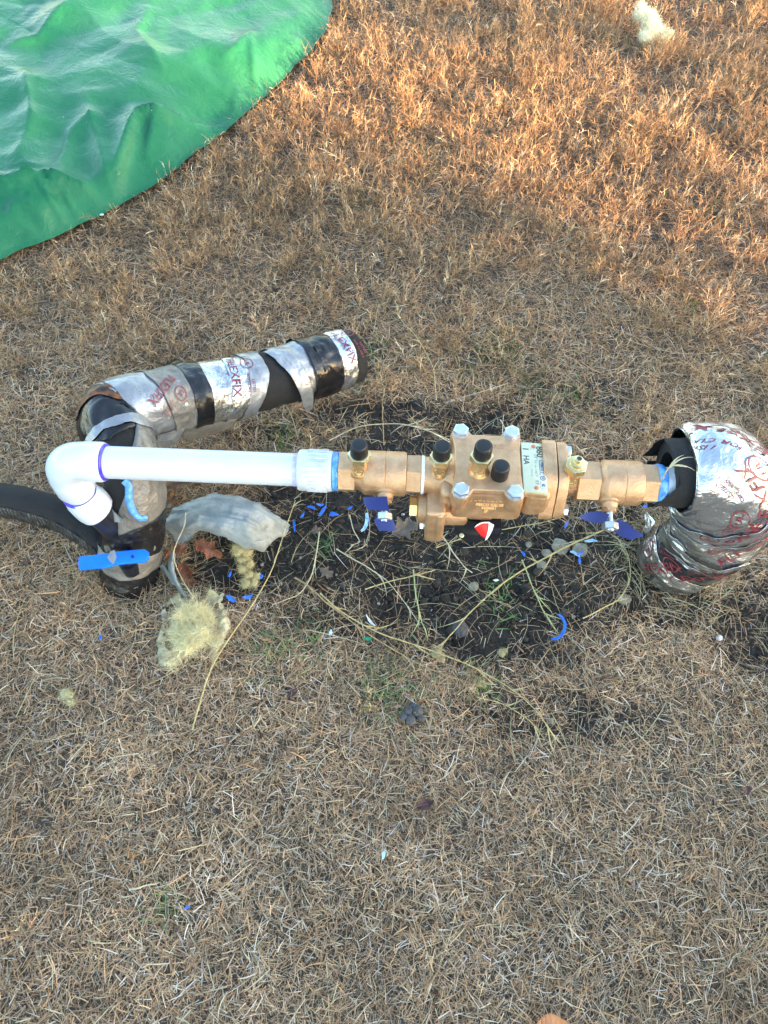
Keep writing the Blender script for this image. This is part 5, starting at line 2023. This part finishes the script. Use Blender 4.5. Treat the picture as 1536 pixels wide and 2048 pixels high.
shard(1150, 1108, .012, 17, 5, -0.4, M['paleblue_scrap'], star, seed=1)
shard(1160, 1106, .013, 15, 5, 0.9, M['blue_scrap'], star, seed=2)
shard(1158, 1120, .010, 15, 5, 1.6, M['blue_scrap'], star, seed=3)
GB = 'blue plastic shreds on the soil'
for i, (a, b, L, w, r, t) in enumerate([
        (1182, 1082, 20, 5, -.3, 'blue plastic shred beside the right valve handle, above the star scrap'), (1046, 1108, 10, 5, -1.1, 'small blue shred below the red tag, right of it'),
        (1134, 1050, 20, 5, 1.2, 'dark blue shred in the straw under the bronze flange'), (462, 1197, 17, 9, -.2, 'flat bright blue shred above the wool pad, left one of two'),
        (495, 1192, 16, 7, .4, 'blue shred above the wool pad, right one of two'), (522, 1152, 8, 7, .2, 'round blue bit right of the narrow wool tuft'),
        (645, 1022, 22, 6, .8, 'blue shred nearest the white coupling on the soil'), (622, 1016, 16, 6, -.5, 'blue shred just left of the one nearest the coupling'), (668, 1030, 16, 8, .1, 'broad blue shred under the blue thread sealant'),
        (588, 1052, 22, 4, -1.2, 'thin upright blue splinter at the tip of the torn tape'), (640, 1008, 14, 5, .4, 'blue shred tucked closest under the white pipe end'), (660, 1265, 10, 6, 1.2, 'pale blue flake on the grass left of centre'),
        (460, 1148, 10, 4, .9, 'little blue flake beside the dark hollow under the torn tape'), (768, 1710, 11, 5, 1.1, 'lone pale blue flake in the mown grass at bottom centre'), (202, 1275, 8, 4, 1.3, 'tiny blue flake on the mown grass at far left'),
        (375, 1815, 7, 3, .6, 'tiny dark blue speck in the mown grass at bottom left'), (1290, 1012, 10, 5, .8, 'blue shred behind the right valve handle'), (604, 1030, 12, 4, 1.0, 'blue shred between torn tape tip and coupling'),
        (700, 1015, 10, 4, 0.3, 'blue shred under the left hex end of the valve')]):
    shard(a, b, .012 if b < 1300 else .016, L, w, r, M['paleblue_scrap'] if 'pale' in t or i in (0,) else M['blue_scrap'], None, t, GB, i + 5, 'plastic_shred')
shard(735, 1276, .01, 14, 6, .3, M['green_scrap'], None, 'small dark green plastic fleck at the soil edge, left of centre', None, 40, 'plastic_shred')
shard(742, 1240, .01, 24, 4, -.9, M['white_tag'], None, 'twisted white plastic peel at the left edge of the dug soil', None, 41, 'plastic_peel', .5)
shard(992, 1160, .01, 10, 4, -.5, M['white_tag'], None, 'little white plastic sliver between soil crumbs at centre', None, 42, 'plastic_peel', .5)


# ------------------------------------------------------------------ individual long straws
def straw(label, pts, w, tone, leaves=0, seed=0):
    r_ = np.random.default_rng(seed)
    q = np.array([P(*p) for p in pts])
    k = len(q)
    bm = bmesh.new()
    t = np.linspace(0, k - 1, k * 8)
    C = np.stack([np.interp(t, np.arange(k), q[:, j]) for j in range(3)], -1)
    for _ in range(10):
        C[1:-1] = (C[:-2] + 2 * C[1:-1] + C[2:]) / 4
    C += 0.0009 * np.stack([vnoise(np.stack([t * 1.7, t * 0 + seed, t * 0 + j], -1)) for j in range(3)], -1)
    rad = np.interp(t, [0, k - 1], [w * .5, w * .25]) * MM * (1 + 0.35 * (np.abs((t * 1.4) % 1 - .5) > 0.42))
    sweep(bm, [Vector(c) for c in C], list(rad), 7)
    key = 'straw%d' % tone
    if key not in M:
        c = [(0.42, 0.34, 0.15), (0.34, 0.24, 0.12), (0.34, 0.38, 0.17), (0.5, 0.44, 0.28)][tone]
        M[key] = simple('dry_straw', [x * .75 for x in c], [x * 1.15 for x in c], 0.6, 0, 120)
    o = obj('straw_stem', bm, M[key], None, 60)
    tag(o, label, 'straw', 'long single straws across the dug soil')
    if leaves:
        bm = bmesh.new()
        for _ in range(leaves):
            i = int(r_.integers(4, len(C) - 2))
            T = (C[i + 1] - C[i - 1])
            T /= np.linalg.norm(T)
            d = T + r_.normal(0, .35, 3) + np.array([0, 0, .15])
            d /= np.linalg.norm(d)
            L = r_.uniform(.02, .045)
            sd_ = np.cross(d, [0, 0, 1.0])
            sd_ /= np.linalg.norm(sd_)
            rows = []
            for j in range(6):
                u = j / 5
                c = C[i] + d * L * u + sd_ * L * .3 * u * u * (1 if seed % 2 else -1) - np.array([0, 0, .4 * L * u * u])
                ww = 0.0014 * (1 - u * .85)
                rows.append((bm.verts.new(c - sd_ * ww), bm.verts.new(c + sd_ * ww)))
            for a, b in zip(rows, rows[1:]):
                bm.faces.new((a[0], a[1], b[1], b[0]))
        l = obj('straw_leaves', bm, M[key], o, 0)
        l['kind'] = 'stuff'


straw('thick pale straw slanting from right valve handle down to soil centre', [(1252, 1040, .03), (1150, 1085, .03), (1060, 1130, .028), (1000, 1170, .025), (940, 1225, .02), (900, 1270, .015), (878, 1300, .012)], 2.8, 0, 9, 1)
straw('pale straw running level from red tag to below the right flange', [(872, 1096, .012), (940, 1072, .02), (1010, 1058, .024), (1085, 1044, .02), (1120, 1036, .02)], 2.0, 0, 3, 2)
straw('short pale straw crossing left below the red tag', [(885, 1072, .016), (905, 1105, .02), (925, 1130, .014), (945, 1145, .01)], 2.4, 3, 2, 3)
straw('long tan straw from left soil edge down to the lower dark patch', [(640, 1188, .02), (690, 1230, .02), (760, 1268, .02), (850, 1296, .018), (940, 1330, .018), (1020, 1375, .02), (1075, 1420, .02), (1112, 1482, .012)], 2.2, 0, 8, 4)
straw('tan straw beneath the long one, ending at the green sprigs', [(655, 1205, .015), (740, 1270, .015), (850, 1335, .015), (960, 1372, .012)], 2.2, 1, 4, 5)
straw('greenish straw leaning down the middle right of the soil', [(1045, 1120, .02), (1060, 1165, .024), (1080, 1210, .02), (1102, 1245, .012)], 2.4, 2, 4, 6)
straw('greenish upright straw on the soil left of centre', [(828, 1140, .02), (830, 1190, .024), (842, 1235, .016), (850, 1262, .008)], 2.2, 2, 4, 7)
straw('level straw over the soil left of centre', [(730, 1178, .012), (780, 1162, .018), (830, 1152, .018), (870, 1140, .01)], 2.2, 0, 3, 8)
straw('straw curving from the left hex end down across the soil', [(672, 1098, .01), (720, 1125, .015), (765, 1152, .015), (800, 1190, .012), (840, 1250, .01)], 2.0, 3, 2, 9)
straw('golden straw loop left of the foil bundle, above the blue ring', [(1165, 1238, .012), (1200, 1220, .02), (1240, 1198, .024), (1262, 1160, .02), (1258, 1110, .016), (1240, 1085, .012)], 2.2, 0, 5, 10)
straw('straw lying across the torn tape, from wool pad to pipe', [(385, 1460, .01), (420, 1330, .02), (500, 1220, .03), (545, 1140, .05), (570, 1060, .08), (590, 1000, .09)], 2.4, 0, 4, 11)
straw('thin straw standing by the torn tape left end', [(428, 1300, .01), (392, 1210, .02), (350, 1130, .03), (345, 1100, .05), (370, 1050, .08), (372, 1025, .085)], 2.0, 3, 2, 12)
straw('brown straw bending from wool tuft toward the lower soil', [(590, 1155, .012), (620, 1172, .02), (650, 1205, .02), (680, 1225, .012)], 3.0, 1, 3, 13)
straw('white straw curl on the soil below the coupling', [(640, 1065, .012), (632, 1115, .02), (625, 1150, .02), (600, 1190, .016), (545, 1210, .012)], 2.2, 3, 1, 14)
straw('pale straw below left valve handle, curving to the leaf', [(700, 1030, .01), (706, 1060, .014), (722, 1085, .01), (700, 1090, .008)], 2.0, 3, 1, 15)
straw('long straw arching over the soil behind the left valve', [(660, 880, .02), (720, 850, .04), (800, 846, .045), (860, 862, .04), (900, 880, .02)], 2.0, 3, 4, 16)
straw('thin straw standing up from the soil above the left valve', [(768, 890, .02), (766, 850, .04), (764, 800, .05), (770, 770, .05)], 1.6, 1, 2, 17)
straw('pale straw crossing over the cover plate corner', [(1000, 840, .06), (1025, 880, .12), (1060, 900, .14), (1110, 925, .10)], 1.6, 3, 1, 18)
straw('dry straw curl hanging over the foam collar of the foil elbow', [(1325, 958, .31), (1335, 938, .335), (1350, 930, .34), (1375, 935, .338)], 1.8, 3, 3, 19)
straw('tall wavy straw in the lawn right of the sleeve end', [(872, 800, .01), (870, 740, .04), (840, 680, .05), (800, 640, .05), (790, 600, .04)], 1.8, 0, 5, 20)
straw('lone white straw on the mown grass at lower left', [(258, 1780, .016), (288, 1772, .018), (318, 1764, .016)], 2.6, 3, 0, 21)
straw('straw fork hanging right of the lower dark patch', [(955, 1395, .012), (1010, 1408, .016), (1060, 1440, .016), (1090, 1480, .01)], 1.6, 0, 3, 22)
